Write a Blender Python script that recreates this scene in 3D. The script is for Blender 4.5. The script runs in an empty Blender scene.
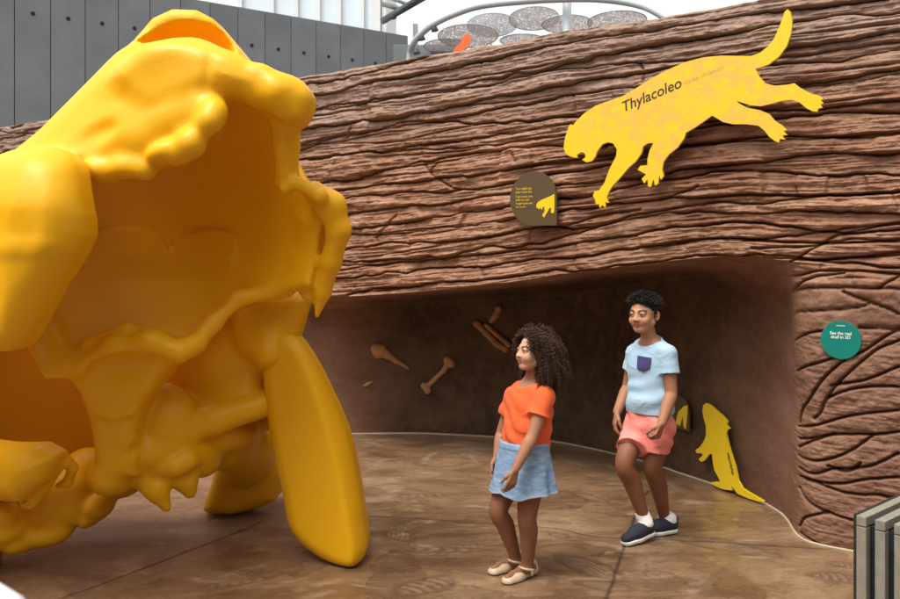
import bpy, bmesh, math, random
import numpy as np
from mathutils import Vector, Matrix

random.seed(7)
RNG = np.random.default_rng(11)
scene = bpy.context.scene
COL = scene.collection
CAM_H, FPX, HX, HY = 1.65, 875.0, 450.0, 250.0      # camera height (m), focal length and horizon in photo pixels


def P(px, py, Y):
    """world point seen at photo pixel (px, py) at distance Y"""
    return np.array([(px - HX) / FPX * Y, Y, CAM_H - (py - HY) / FPX * Y])


def ground(px, py):
    Y = CAM_H * FPX / (py - HY)
    return np.array([(px - HX) / FPX * Y, Y, 0.0])


# ------------------------------------------------------------------ objects
def tag(o, label=None, cat=None, group=None, kind=None):
    if label: o['label'] = label
    if cat: o['category'] = cat
    if group: o['group'] = group
    if kind: o['kind'] = kind
    return o


def empty(name, loc=(0, 0, 0), matrix=None):
    o = bpy.data.objects.new(name, None)
    o.empty_display_size = 0.1
    if matrix is not None: o.matrix_basis = matrix
    else: o.location = loc
    COL.objects.link(o)
    return o


def link(name, me, mat=None, parent=None, matrix=None):
    o = bpy.data.objects.new(name, me)
    if mat is not None and len(me.materials) == 0:
        me.materials.append(mat)
    COL.objects.link(o)
    if parent is not None:
        o.parent = parent
        o.matrix_parent_inverse = parent.matrix_basis.inverted() if matrix is None else Matrix.Identity(4)
    if matrix is not None:
        if parent is not None: o.matrix_basis = matrix
        else: o.matrix_basis = matrix
    return o


def np_mesh(name, V, F, smooth=True, attrs=None, n=4):
    me = bpy.data.meshes.new(name)
    V = np.asarray(V, dtype=np.float32); F = np.asarray(F, dtype=np.int32).reshape(-1, n)
    me.vertices.add(len(V)); me.vertices.foreach_set('co', V.ravel())
    me.loops.add(F.size); me.loops.foreach_set('vertex_index', F.ravel())
    me.polygons.add(len(F))
    me.polygons.foreach_set('loop_start', np.arange(0, F.size, n, dtype=np.int32))
    me.polygons.foreach_set('use_smooth', np.full(len(F), smooth))
    me.update(calc_edges=True)
    for k, a in (attrs or {}).items():
        a = np.asarray(a, dtype=np.float32)
        if a.ndim == 1:
            at = me.attributes.new(k, 'FLOAT', 'POINT'); at.data.foreach_set('value', a)
        else:
            if a.shape[1] == 3: a = np.concatenate([a, np.ones((len(a), 1), np.float32)], 1)
            at = me.attributes.new(k, 'FLOAT_COLOR', 'POINT'); at.data.foreach_set('color', a.ravel())
    return me


class MB:
    """collects simple shapes into one mesh"""
    def __init__(s): s.bm = bmesh.new()
    def box(s, c, size, rot=None, bevel=0.0, mi=0):
        m = Matrix.Translation(Vector(c))
        if rot is not None: m = m @ rot.to_4x4()
        m = m @ Matrix.Diagonal((size[0], size[1], size[2], 1))
        b2 = bmesh.new(); bmesh.ops.create_cube(b2, size=1.0, matrix=m)
        if bevel > 0: bmesh.ops.bevel(b2, geom=b2.edges[:], offset=bevel, segments=2, affect='EDGES', profile=0.6)
        for f in b2.faces: f.material_index = mi
        t = bpy.data.meshes.new('t'); b2.to_mesh(t); b2.free(); s.bm.from_mesh(t); bpy.data.meshes.remove(t)
        return s
    def tube(s, pts, r, seg=12, mi=0, cap=True):
        pts = [Vector(p) for p in pts]; rs = r if hasattr(r, '__len__') else [r] * len(pts)
        rings = []; up = Vector((0.13, 0.21, 0.97)).normalized()
        for i, p in enumerate(pts):
            d = (pts[min(i + 1, len(pts) - 1)] - pts[max(i - 1, 0)]).normalized()
            if abs(d.dot(up)) > 0.98: up = Vector((1, 0.1, 0)).normalized()
            a = d.cross(up).normalized(); b = d.cross(a).normalized()
            rings.append([s.bm.verts.new(p + (a * math.cos(2 * math.pi * k / seg) + b * math.sin(2 * math.pi * k / seg)) * rs[i]) for k in range(seg)])
        for A, B in zip(rings, rings[1:]):
            for k in range(seg):
                f = s.bm.faces.new((A[k], A[(k + 1) % seg], B[(k + 1) % seg], B[k])); f.smooth = True; f.material_index = mi
        if cap:
            for R in (rings[0][::-1], rings[-1]):
                f = s.bm.faces.new(R); f.material_index = mi
        return s
    def plate(s, pts2, z0, z1, mi=0, bevel=0.0):
        """extruded outline (x, y) from z0 to z1"""
        b2 = bmesh.new()
        a = [b2.verts.new((x, y, z1)) for x, y in pts2]
        area = sum(x0 * y1 - x1 * y0 for (x0, y0), (x1, y1) in zip(pts2, pts2[1:] + pts2[:1]))
        if area < 0: a = a[::-1]
        f = b2.faces.new(a)
        r = bmesh.ops.extrude_face_region(b2, geom=[f])
        vs = [v for v in r['geom'] if isinstance(v, bmesh.types.BMVert)]
        for v in vs: v.co.z = z0
        bmesh.ops.recalc_face_normals(b2, faces=b2.faces[:])
        for f in b2.faces: f.material_index = mi
        t = bpy.data.meshes.new('t'); b2.to_mesh(t); b2.free(); s.bm.from_mesh(t); bpy.data.meshes.remove(t)
        return s
    def mesh(s, name):
        me = bpy.data.meshes.new(name); s.bm.to_mesh(me); s.bm.free(); return me
    def build(s, name, mats, parent=None, matrix=None):
        me = s.mesh(name)
        for m in (mats if isinstance(mats, (list, tuple)) else [mats]): me.materials.append(m)
        return link(name, me, None, parent, matrix)


# ------------------------------------------------------------------ noise
_PERM = np.random.default_rng(3).random((64, 64, 64)).astype(np.float32)


def vnoise3(x, y, z):
    xi = np.floor(x).astype(np.int32); yi = np.floor(y).astype(np.int32); zi = np.floor(z).astype(np.int32)
    fx = x - xi; fy = y - yi; fz = z - zi
    fx = fx * fx * (3 - 2 * fx); fy = fy * fy * (3 - 2 * fy); fz = fz * fz * (3 - 2 * fz)
    g = lambda a, b, c: _PERM[(xi + a) & 63, (yi + b) & 63, (zi + c) & 63]
    c00 = g(0, 0, 0) * (1 - fx) + g(1, 0, 0) * fx; c10 = g(0, 1, 0) * (1 - fx) + g(1, 1, 0) * fx
    c01 = g(0, 0, 1) * (1 - fx) + g(1, 0, 1) * fx; c11 = g(0, 1, 1) * (1 - fx) + g(1, 1, 1) * fx
    return ((c00 * (1 - fy) + c10 * fy) * (1 - fz) + (c01 * (1 - fy) + c11 * fy) * fz) * 2 - 1


def fbm(x, y, z=0.0, oct=4, gain=0.5):
    x, y = np.broadcast_arrays(np.asarray(x, float), np.asarray(y, float)); z = np.broadcast_to(np.asarray(z, float), x.shape)
    s = 0; a = 1.0; t = 0
    for i in range(oct):
        s = s + a * vnoise3(x + 17.3 * i, y + 5.1 * i, z + 9.7 * i); t += a; a *= gain
        x = x * 2.03; y = y * 2.03; z = z * 2.03
    return s / t


def sstep(a, b, x):
    t = np.clip((x - a) / (b - a), 0, 1)
    return t * t * (3 - 2 * t)


# ------------------------------------------------------------------ distance fields -> smooth meshes
class Field:
    def __init__(s, lo, hi, h):
        s.h = h; s.o = np.array(lo, float)
        n = np.ceil((np.array(hi, float) - s.o) / h).astype(int) + 1
        s.a = np.full(n, 1.0, np.float32)
        s.ax = [s.o[i] + np.arange(n[i]) * h for i in range(3)]
    def _apply(s, lo, hi, fn, k, op):
        sl = []; X = []
        for i in range(3):
            a = int(max(0, math.floor((lo[i] - s.o[i]) / s.h))); b = int(min(s.a.shape[i], math.ceil((hi[i] - s.o[i]) / s.h) + 1))
            if b <= a: return s
            sl.append(slice(a, b)); sh = [1, 1, 1]; sh[i] = b - a
            X.append(s.ax[i][a:b].reshape(sh).astype(np.float32))
        d = fn(*X); sub = s.a[tuple(sl)]
        if op == 'add': r = smin(sub, d, k)
        elif op == 'sub': r = -smin(-sub, d, k)
        else: r = -smin(-sub, -d, k)
        s.a[tuple(sl)] = r
        return s
    def rc(s, a, b, ra, rb=None, k=0.03, op='add', sq=None):
        """tapered capsule; sq=(axis, factor) flattens it along axis"""
        rb = ra if rb is None else rb
        a = np.array(a, float); b = np.array(b, float); R = max(ra, rb) * max(1, sq[1] if sq else 1) + k + 2 * s.h
        lo = np.minimum(a, b) - R; hi = np.maximum(a, b) + R
        def fn(x, y, z):
            px, py, pz = x - a[0], y - a[1], z - a[2]; d = b - a; m = 1.0
            if sq is not None:
                n = np.array(sq[0], float); n /= np.linalg.norm(n); f = 1 / sq[1] - 1
                t = (px * n[0] + py * n[1] + pz * n[2]) * f; px = px + t * n[0]; py = py + t * n[1]; pz = pz + t * n[2]
                d = d + n * (d @ n) * f; m = min(1.0, sq[1])
            t = np.clip((px * d[0] + py * d[1] + pz * d[2]) / max(d @ d, 1e-9), 0, 1)
            return (np.sqrt((px - t * d[0]) ** 2 + (py - t * d[1]) ** 2 + (pz - t * d[2]) ** 2) - (ra + (rb - ra) * t)) * m
        return s._apply(lo, hi, fn, k, op)
    def flat(s, a, b, ra, rb, k=0.03):
        """tapered tube cut square at b"""
        a = np.array(a, float); b = np.array(b, float); L_ = np.linalg.norm(b - a); d = (b - a) / L_; R = max(ra, rb) + k + 2 * s.h
        def fn(x, y, z):
            px, py, pz = x - a[0], y - a[1], z - a[2]; t = px * d[0] + py * d[1] + pz * d[2]; tc = np.maximum(t, 0)
            q = np.sqrt((px - tc * d[0]) ** 2 + (py - tc * d[1]) ** 2 + (pz - tc * d[2]) ** 2) - (ra + (rb - ra) * tc / L_)
            return np.maximum(q, t - L_)
        return s._apply(np.minimum(a, b) - R, np.maximum(a, b) + R, fn, k, 'add')
    def cut(s, p, n, r, h, k=0.004):
        """remove everything in a short cylinder that starts at p and runs h along n"""
        p = np.array(p, float); n = np.array(n, float); n /= np.linalg.norm(n); R = r + h + k
        def fn(x, y, z):
            px, py, pz = x - p[0], y - p[1], z - p[2]; t = px * n[0] + py * n[1] + pz * n[2]
            return np.maximum(np.maximum(np.sqrt(np.maximum(px * px + py * py + pz * pz - t * t, 0)) - r, -t), t - h)
        return s._apply(p - R, p + R, fn, k, 'sub')
    def chain(s, pts, rs, k=0.03, op='add', sq=None):
        if not hasattr(rs, '__len__'): rs = [rs] * len(pts)
        for i in range(len(pts) - 1): s.rc(pts[i], pts[i + 1], rs[i], rs[i + 1], k, op, sq)
        return s
    def limb(s, pts, rs, k=0.005, n=10):
        q = smooth_path([(*p, r - .0022) for p, r in zip(pts, rs)], n)
        for i in range(len(q) - 1): s.rc(q[i][:3], q[i + 1][:3], q[i][3], q[i + 1][3], k)
        return s
    def sph(s, c, r, k=0.03, op='add'): return s.rc(c, np.array(c) + 1e-4, r, r, k, op)
    def ell(s, c, r, axes=None, k=0.03, op='add'):
        c = np.array(c, float); r = np.array(r, float); A = np.eye(3) if axes is None else np.array(axes, float)
        A = A / np.linalg.norm(A, axis=1, keepdims=True); R = r.max() + k + 2 * s.h
        def fn(x, y, z):
            px, py, pz = x - c[0], y - c[1], z - c[2]
            q = [(px * A[i, 0] + py * A[i, 1] + pz * A[i, 2]) / r[i] for i in range(3)]
            k0 = np.sqrt(q[0] ** 2 + q[1] ** 2 + q[2] ** 2); k1 = np.sqrt((q[0] / r[0]) ** 2 + (q[1] / r[1]) ** 2 + (q[2] / r[2]) ** 2)
            return k0 * (k0 - 1) / np.maximum(k1, 1e-6)
        return s._apply(c - R, c + R, fn, k, op)
    def half(s, p, n, k=0.002):
        """keep only the side of the plane that n points away from"""
        p = np.array(p, float); n = np.array(n, float); n /= np.linalg.norm(n)
        fn = lambda x, y, z: (x - p[0]) * n[0] + (y - p[1]) * n[1] + (z - p[2]) * n[2]
        return s._apply(s.o, s.o + np.array(s.a.shape) * s.h, fn, k, 'and')
    def plate(s, poly, D, T, R, k=0.03, op='add', Yref=4.5):
        """rounded slab: outline in photo pixels at distance Yref, centred on depth D (number or function of x, z), half thickness T, rounding R"""
        pl = np.array([P(x, y, Yref)[[0, 2]] for x, y in poly]); lo2 = pl.min(0) - k - 2 * s.h; hi2 = pl.max(0) + k + 2 * s.h
        xs = s.ax[0]; zs = s.ax[2]
        def fn(x, y, z):
            xx, zz = np.meshgrid(x.ravel(), z.ravel(), indexing='ij')
            d2 = poly_sd(xx, zz, pl).astype(np.float32)[:, None, :]
            Dv = (D(xx, zz) if callable(D) else np.full(xx.shape, D)).astype(np.float32)[:, None, :]
            w0 = d2 + R; w1 = np.abs(y - Dv) - (T - R)
            return np.sqrt(np.maximum(w0, 0) ** 2 + np.maximum(w1, 0) ** 2) + np.minimum(np.maximum(w0, w1), 0) - R
        xx, zz = np.meshgrid(np.linspace(lo2[0], hi2[0], 12), np.linspace(lo2[1], hi2[1], 12))
        Dv = D(xx, zz) if callable(D) else np.array([D])
        return s._apply((lo2[0], Dv.min() - T - k - .03, lo2[1]), (hi2[0], Dv.max() + T + k + .03, hi2[1]), fn, k, op)
    def mesh(s):
        A = s.a; ins = A < 0
        n = np.array(A.shape)
        cs = np.zeros(n - 1, np.uint8)
        for i in (0, 1):
            for j in (0, 1):
                for k in (0, 1):
                    cs += ins[i:n[0] - 1 + i, j:n[1] - 1 + j, k:n[2] - 1 + k]
        act = (cs > 0) & (cs < 8); idx = np.argwhere(act)
        vid = np.full(act.shape, -1, np.int32); vid[act] = np.arange(len(idx))
        cv = {}
        for i in (0, 1):
            for j in (0, 1):
                for k in (0, 1):
                    cv[i, j, k] = A[idx[:, 0] + i, idx[:, 1] + j, idx[:, 2] + k]
        acc = np.zeros((len(idx), 3)); cnt = np.zeros(len(idx))
        cor = list(cv)
        for c0 in cor:
            for axis in range(3):
                if c0[axis]: continue
                c1 = list(c0); c1[axis] = 1; c1 = tuple(c1)
                a, b = cv[c0], cv[c1]; m = (a < 0) != (b < 0)
                t = np.where(m, a / np.where(m, a - b, 1), 0)
                pos = np.tile(np.array(c0, float), (len(idx), 1)); pos[:, axis] += t
                acc[m] += pos[m]; cnt[m] += 1
        V = (idx + acc / np.maximum(cnt, 1)[:, None]) * s.h + s.o
        F = []
        for axis in range(3):
            b, c = (axis + 1) % 3, (axis + 2) % 3
            sl0 = [slice(None)] * 3; sl1 = [slice(None)] * 3; sl0[axis] = slice(0, -1); sl1[axis] = slice(1, None)
            ch = ins[tuple(sl0)] != ins[tuple(sl1)]
            e = np.argwhere(ch); e = e[(e[:, b] > 0) & (e[:, c] > 0) & (e[:, b] < n[b] - 1) & (e[:, c] < n[c] - 1)]
            q = []
            for db, dc in ((1, 1), (0, 1), (0, 0), (1, 0)):
                f = e.copy(); f[:, b] -= db; f[:, c] -= dc; q.append(vid[f[:, 0], f[:, 1], f[:, 2]])
            q = np.stack(q, 1); flip = ~ins[e[:, 0], e[:, 1], e[:, 2]]
            q[flip] = q[flip][:, ::-1]; F.append(q)
        F = np.concatenate(F); F = F[(F >= 0).all(1)]
        return V, F
    def normals(s, V):
        g = (V - s.o) / s.h
        i = np.clip(np.round(g).astype(int), 1, np.array(s.a.shape) - 2)
        G = np.stack([s.a[i[:, 0] + 1, i[:, 1], i[:, 2]] - s.a[i[:, 0] - 1, i[:, 1], i[:, 2]],
                      s.a[i[:, 0], i[:, 1] + 1, i[:, 2]] - s.a[i[:, 0], i[:, 1] - 1, i[:, 2]],
                      s.a[i[:, 0], i[:, 1], i[:, 2] + 1] - s.a[i[:, 0], i[:, 1], i[:, 2] - 1]], 1)
        return G / np.maximum(np.linalg.norm(G, axis=1, keepdims=True), 1e-6)


def subdiv(V, F):
    """each quad into four, lightly smoothed"""
    E = np.sort(np.concatenate([F[:, [0, 1]], F[:, [1, 2]], F[:, [2, 3]], F[:, [3, 0]]]), 1)
    u, inv = np.unique(E[:, 0].astype(np.int64) * len(V) + E[:, 1], return_inverse=True)
    a, b = u // len(V), u % len(V); fc = V[F].mean(1); n = len(F)
    es = np.zeros((len(u), 3)); ec = np.zeros(len(u)); fi = np.tile(np.arange(n), 4)
    np.add.at(es, inv, fc[fi]); np.add.at(ec, inv, 1)
    em = .5 * (V[a] + V[b]) * .5 + .5 * es / ec[:, None]
    vs = np.zeros_like(V); vc = np.zeros(len(V))
    for k in range(4): np.add.at(vs, F[:, k], fc); np.add.at(vc, F[:, k], 1)
    V2 = np.concatenate([.5 * V + .5 * vs / np.maximum(vc, 1)[:, None], em, fc]); e = inv.reshape(4, n) + len(V); c = np.arange(n) + len(V) + len(u)
    F2 = np.stack([np.stack([F[:, k], e[k], c, e[(k + 3) % 4]], 1) for k in range(4)], 1).reshape(-1, 4)
    return V2, F2


def smin(a, b, k):
    if k <= 1e-5: return np.minimum(a, b)
    h = np.clip(0.5 + 0.5 * (b - a) / k, 0, 1)
    return (b + (a - b) * h - k * h * (1 - h)).astype(np.float32)


def poly_sd(x, y, pl):
    """signed distance to a closed polygon, negative inside"""
    d = np.full(x.shape, 1e9); s = np.zeros(x.shape, bool)
    for (ax, ay), (bx, by) in zip(pl, np.roll(pl, -1, 0)):
        ex, ey = bx - ax, by - ay; wx, wy = x - ax, y - ay
        t = np.clip((wx * ex + wy * ey) / max(ex * ex + ey * ey, 1e-12), 0, 1)
        d = np.minimum(d, (wx - ex * t) ** 2 + (wy - ey * t) ** 2)
        c = (ay > y) != (by > y)
        with np.errstate(divide='ignore', invalid='ignore'):
            s ^= c & (x < (bx - ax) * (y - ay) / (by - ay if by != ay else 1e-12) + ax)
    return np.where(s, -1, 1) * np.sqrt(d)


def line_d(x, y, pts):
    d = np.full(np.broadcast(x, y).shape, 1e9)
    for (ax, ay), (bx, by) in zip(pts[:-1], pts[1:]):
        ex, ey = bx - ax, by - ay; wx, wy = x - ax, y - ay
        t = np.clip((wx * ex + wy * ey) / max(ex * ex + ey * ey, 1e-12), 0, 1)
        d = np.minimum(d, (wx - ex * t) ** 2 + (wy - ey * t) ** 2)
    return np.sqrt(d)


def smooth_path(pts, n=6, closed=False):
    """Catmull-Rom through 2D/3D points"""
    p = np.array(pts, float); out = []; N = len(p)
    rng = range(N) if closed else range(N - 1)
    for i in rng:
        g = (lambda j: p[j % N]) if closed else (lambda j: p[min(max(j, 0), N - 1)])
        a, b, c, d = g(i - 1), g(i), g(i + 1), g(i + 2)
        for t in np.arange(n) / n:
            out.append(0.5 * ((2 * b) + (c - a) * t + (2 * a - 5 * b + 4 * c - d) * t * t + (3 * b - 3 * c + d - a) * t ** 3))
    if not closed: out.append(p[-1])
    return np.array(out)


# ------------------------------------------------------------------ materials
class NT:
    def __init__(s, name):
        s.m = bpy.data.materials.new(name); s.m.use_nodes = True
        s.n = s.m.node_tree.nodes; s.l = s.m.node_tree.links
        s.b = s.n['Principled BSDF']
    def node(s, t, **kw):
        n = s.n.new(t)
        for k, v in kw.items():
            if k in n.inputs: s.put(n.inputs[k], v)
            else: setattr(n, k, v)
        return n
    def put(s, sock, v):
        if isinstance(v, bpy.types.NodeSocket): s.l.new(v, sock)
        elif isinstance(v, bpy.types.Node): s.l.new(v.outputs[0], sock)
        else: sock.default_value = v
    def coord(s, scale=(1, 1, 1), kind='Object'):
        c = s.node('ShaderNodeTexCoord'); mp = s.node('ShaderNodeMapping'); s.l.new(c.outputs[kind], mp.inputs[0])
        mp.inputs['Scale'].default_value = scale; return mp.outputs[0]
    def noise(s, vec, scale=5, detail=6, rough=0.55, dist=0.0):
        n = s.node('ShaderNodeTexNoise'); s.l.new(vec, n.inputs['Vector'])
        n.inputs['Scale'].default_value = scale; n.inputs['Detail'].default_value = detail
        n.inputs['Roughness'].default_value = rough; n.inputs['Distortion'].default_value = dist; return n.outputs['Fac']
    def ramp(s, fac, stops, interp='LINEAR'):
        r = s.node('ShaderNodeValToRGB'); s.l.new(fac, r.inputs[0]); r.color_ramp.interpolation = interp
        e = r.color_ramp.elements
        while len(e) > 1: e.remove(e[-1])
        for i, (p, c) in enumerate(stops):
            el = e[0] if i == 0 else e.new(p)
            el.position = p; el.color = (*c, 1) if hasattr(c, '__len__') else (c, c, c, 1)
        return r.outputs[0]
    def mix(s, fac, a, b, mode='MIX'):
        m = s.node('ShaderNodeMix', data_type='RGBA', blend_type=mode)
        s.put(m.inputs[0], fac)
        for i, v in ((6, a), (7, b)):
            if not isinstance(v, (bpy.types.NodeSocket,)): v = (*v, 1) if len(v) == 3 else v
            s.put(m.inputs[i], v)
        return m.outputs[2]
    def math(s, op, a, b=0.0, c=None):
        m = s.node('ShaderNodeMath', operation=op); s.put(m.inputs[0], a); s.put(m.inputs[1], b)
        if c is not None: s.put(m.inputs[2], c)
        return m.outputs[0]
    def attr(s, name, out='Fac'):
        a = s.node('ShaderNodeAttribute', attribute_name=name); return a.outputs[out]
    def bump(s, h, strength=0.3, dist=0.01):
        b = s.node('ShaderNodeBump'); s.l.new(h, b.inputs['Height']); b.inputs['Strength'].default_value = strength
        b.inputs['Distance'].default_value = dist; s.l.new(b.outputs[0], s.b.inputs['Normal']); return b
    def set(s, **kw):
        for k, v in kw.items():
            k = k.replace('_', ' ')
            if k == 'Base Color' and not isinstance(v, bpy.types.NodeSocket) and len(v) == 3: v = (*v, 1)
            s.put(s.b.inputs[k], v)
        return s


def simple(name, col, rough=0.5, metal=0.0, var=0.12, scale=8.0, bump=0.0, bscale=120.0, **kw):
    t = NT(name); v = t.coord()
    n = t.noise(v, scale, 5)
    c = t.mix(n, tuple(x * (1 - var) for x in col), tuple(min(1, x * (1 + var)) for x in col))
    t.set(Base_Color=c, Roughness=rough, Metallic=metal, **kw)
    if bump: t.bump(t.noise(v, bscale, 3), bump, 0.004)
    return t.m
# ------------------------------------------------------------------ camera, sky, sun
cam = bpy.data.cameras.new('camera'); cam.sensor_width = 36.0; cam.lens = 36.0 * FPX / 900.0
cam.shift_y = -(299.5 - HY) / 900.0; cam.clip_end = 400; cam.clip_start = 0.05
co = bpy.data.objects.new('camera', cam); co.location = (0, 0, CAM_H); co.rotation_euler = (math.radians(90), 0, 0)
COL.objects.link(co); scene.camera = co
cam.dof.use_dof = True; cam.dof.focus_distance = 4.7; cam.dof.aperture_fstop = 5.6

SUN_EL, SUN_AZ = 66.0, 222.0          # light comes from behind and to the left of the camera (degrees from +Y, clockwise)
w = bpy.data.worlds.new('World'); scene.world = w; w.use_nodes = True
wn, wl = w.node_tree.nodes, w.node_tree.links
bg = wn['Background']; sky = wn.new('ShaderNodeTexSky'); sky.sky_type = 'NISHITA'; sky.sun_disc = False
sky.sun_elevation = math.radians(SUN_EL); sky.sun_rotation = math.radians(SUN_AZ); sky.dust_density = 3.0; sky.air_density = 1.0; sky.ozone_density = 1.0
hs = wn.new('ShaderNodeHueSaturation'); hs.inputs['Saturation'].default_value = 0.16
wl.new(sky.outputs[0], hs.inputs['Color'])
wt = wn.new('ShaderNodeMix'); wt.data_type = 'RGBA'; wt.blend_type = 'MULTIPLY'; wt.inputs[0].default_value = 1.0
wt.inputs[7].default_value = (1.0, 0.975, 0.93, 1); wl.new(hs.outputs[0], wt.inputs[6]); wl.new(wt.outputs[2], bg.inputs[0])
bg.inputs[1].default_value = 0.15
sl = bpy.data.lights.new('sun', 'SUN'); sl.energy = 1.2; sl.angle = math.radians(28); sl.color = (1.0, 0.95, 0.86)
so = bpy.data.objects.new('sun', sl); COL.objects.link(so)
el, az = math.radians(SUN_EL), math.radians(SUN_AZ)
to_sun = Vector((math.sin(az) * math.cos(el), math.cos(az) * math.cos(el), math.sin(el)))
so.rotation_euler = to_sun.to_track_quat('Z', 'Y').to_euler(); so.location = (0, 0, 12)
vs = scene.view_settings; vs.view_transform = 'Standard'; vs.look = 'None'; vs.gamma = 1; vs.use_curve_mapping = False; vs.exposure = 1.15
scene.render.engine = 'CYCLES'
scene.cycles.max_bounces = 8; scene.cycles.diffuse_bounces = 4; scene.cycles.transparent_max_bounces = 12

# ------------------------------------------------------------------ rock wall and cave
U = np.array([0.8, -0.6, 0]); N = np.array([-0.6, -0.8, 0]); P0 = np.array([1.53, 5.36, 0]); ZTOP = 3.12


def wall_sz(px, py, w=0.0):
    dx, dz = (px - HX) / FPX, -(py - HY) / FPX
    t = (N @ P0 + w) / (N[0] * dx + N[1])
    p = np.array([dx * t, t, 0]); return float(U @ (p - P0)), CAM_H + dz * t


def wall_pt(s, z, w=0.0): return P0 + U * s + N * w + np.array([0, 0, z])


s_of_x = lambda x: (x - 1.53) / 0.8
BASE = [(345, 434), (420, 433), (500, 437), (560, 442), (600, 450), (650, 463), (700, 480), (740, 494), (765, 503), (785, 515), (796, 531), (815, 541)]
ds, dd = [], []
for b in BASE:
    g = ground(*b); t = (-N) @ (g - P0); ds.append(U @ (g - P0)); dd.append(max(t, 0.0))
ds = [-12, -5.2, -4.6, -4.05] + ds + [1.0, 4.5]; dd = [0, 0, 0.0, .22] + dd[:-1] + [0.0, 0, 0]
dd[3] = .2
LIPPX = [(330, 297), (400, 293), (450, 289), (500, 283), (560, 275), (620, 267), (680, 260), (720, 257), (750, 256), (770, 259)]
ls = [wall_sz(*p) for p in LIPPX]
lip_s = [-12, ls[0][0] - 1.5] + [a for a, b in ls] + [ls[-1][0] + .3, 4.5]
lip_z = [1.0, 1.17] + [b for a, b in ls] + [ls[-1][1] - .02, ls[-1][1] - .02]


def cave_depth(s): return np.interp(s, ds, dd)
def lip(s): return np.interp(s, lip_s, lip_z)


S = np.concatenate([np.arange(-11.5, -7.5, 0.03), np.arange(-7.5, -1.2, 0.0095), np.arange(-1.2, -.1, 0.007), np.arange(-.1, 1.35, .0052), np.arange(1.35, 3.2, 0.03)])
nS = len(S)
# smooth the plan curves
def sm(a, wd):
    k = np.hanning(wd + 2)[1:-1]; k /= k.sum(); return np.convolve(np.pad(a, wd // 2, mode='edge'), k, 'valid')[:len(a)]
depS = sm(cave_depth(S), 47); lipS = sm(lip(S), 41)
lipS = lipS + 0.012 * fbm(S * 2.2, S * 0 + 3.3, 0, 4)
# rows: floor .. just under the lip, lip zone, face
R1 = np.linspace(0, 1, 300); R2 = 1 - (1 - np.linspace(0, 1, 56)[1:]) ** 2; R3 = np.linspace(0, 1, 430)[1:]
LZ = (0.11 + .26 * sstep(-.35, .35, S))
top = ZTOP + 0.035 * fbm(S * 1.1, S * 0 + 1.7, 0, 5)
Z = np.concatenate([-0.06 + R1[:, None] * (lipS - LZ + 0.06)[None], (lipS - LZ)[None] + R2[:, None] * LZ[None], lipS[None] + R3[:, None] * (top - lipS)[None]], 0)
nZ = Z.shape[0]; SS = np.broadcast_to(S[None], Z.shape)
q = np.clip((Z - (lipS - LZ)[None]) / LZ[None], 0, 1)
prof = np.where(Z >= lipS[None], 0, np.sqrt(np.clip(1 - q ** 1.7, 0, 1)))
DEP = depS[None] * prof
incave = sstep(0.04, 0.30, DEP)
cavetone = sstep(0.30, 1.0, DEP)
# strata lines fan out from the lip to the top
wfan = (Z - lipS[None]) / np.maximum(top - lipS, .3)[None]
NB = 20.0
B = wfan * NB
disp = np.zeros_like(Z)
grooves_ = 1 - sstep(0.02, -0.10, wfan)
lines = []
rs = np.random.default_rng(5)
for j in range(-2, 24):
    wob = 1.25 * fbm(S * 0.55 + j * 7.1, S * 0 + j * 3.3, j * 1.9, 3) + 0.42 * fbm(S * 2.6 + j, S * 0 + j * 1.3, j * 0.7, 3) + .16 * fbm(S * 9 + j, S * 0 + j * 2.3, j * 0.7, 3)
    lines.append(j + 0.5 + wob + rs.uniform(-.18, .18))
L = np.sort(np.array(lines), 0)
# band profile between successive lines
face = np.ones_like(Z)
idx = np.zeros(Z.shape, int)
for j in range(L.shape[0]): idx += (B > L[j][None])
ii = np.arange(nS)[None]
lo = np.where(idx > 0, L[np.clip(idx - 1, 0, len(L) - 1), ii], B - 1); hi = np.where(idx < len(L), L[np.clip(idx, 0, len(L) - 1), ii], B + 1)
wd = np.maximum(hi - lo, 0.05); f = np.clip((B - lo) / wd, 0, 1)
bandh = wd / NB * (top - lipS)[None]                                     # metres
bo = .6 * fbm(SS * 0.9 + idx * 5.7, idx * 3.1, idx * 1.7, 3)
brk = fbm(SS * 0.35 + idx * 3.3, idx * 2.7, idx * 4.1, 2) * 9 + SS * 1.1 + .25 * fbm(SS * 5, Z * 5, 3.3, 3)
bl = np.floor(brk); bfr = brk - bl                                       # blocks along each band, stepping in and out
hsh = lambda q_: np.modf(np.abs(np.sin(q_ * 12.9898 + idx * 78.233) * 43758.5453))[0]
bo = bo + (hsh(bl) + (hsh(bl + 1) - hsh(bl)) * sstep(.9, 1, bfr) - .5) * 1.1 - .5 * np.exp(-((bfr - .95) / .03) ** 2) * (hsh(bl + .5) > .55)
bo = bo                  # each band stands in or out along its length
tiltn = .5 + .5 * fbm(SS * .8 + idx * 2.3, idx * 1.9, idx * .7, 2)
ledge = sstep(0.0, 0.075, f) * (1 - (.30 + .5 * np.clip(tiltn, 0, 1)) * f) - 0.30 * sstep(.88, 1, f)
amp = np.clip(bandh / 0.10, 0.12, 1.25)
disp += amp * (0.030 * ledge + 0.030 * bo)
for j in range(L.shape[0]):                                              # the dark cracks between bands
    st = 0.45 + 0.75 * np.clip(fbm(S * 0.9 + j * 3.3, S * 0 + j, 4.2, 3) + 0.45, 0, 1)
    dz = (B - L[j][None]) / NB * (top - lipS)[None]
    disp -= 0.040 * st[None] * np.exp(-(dz / (0.0060 + .003 * (st[None] - .6))) ** 2)
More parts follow.
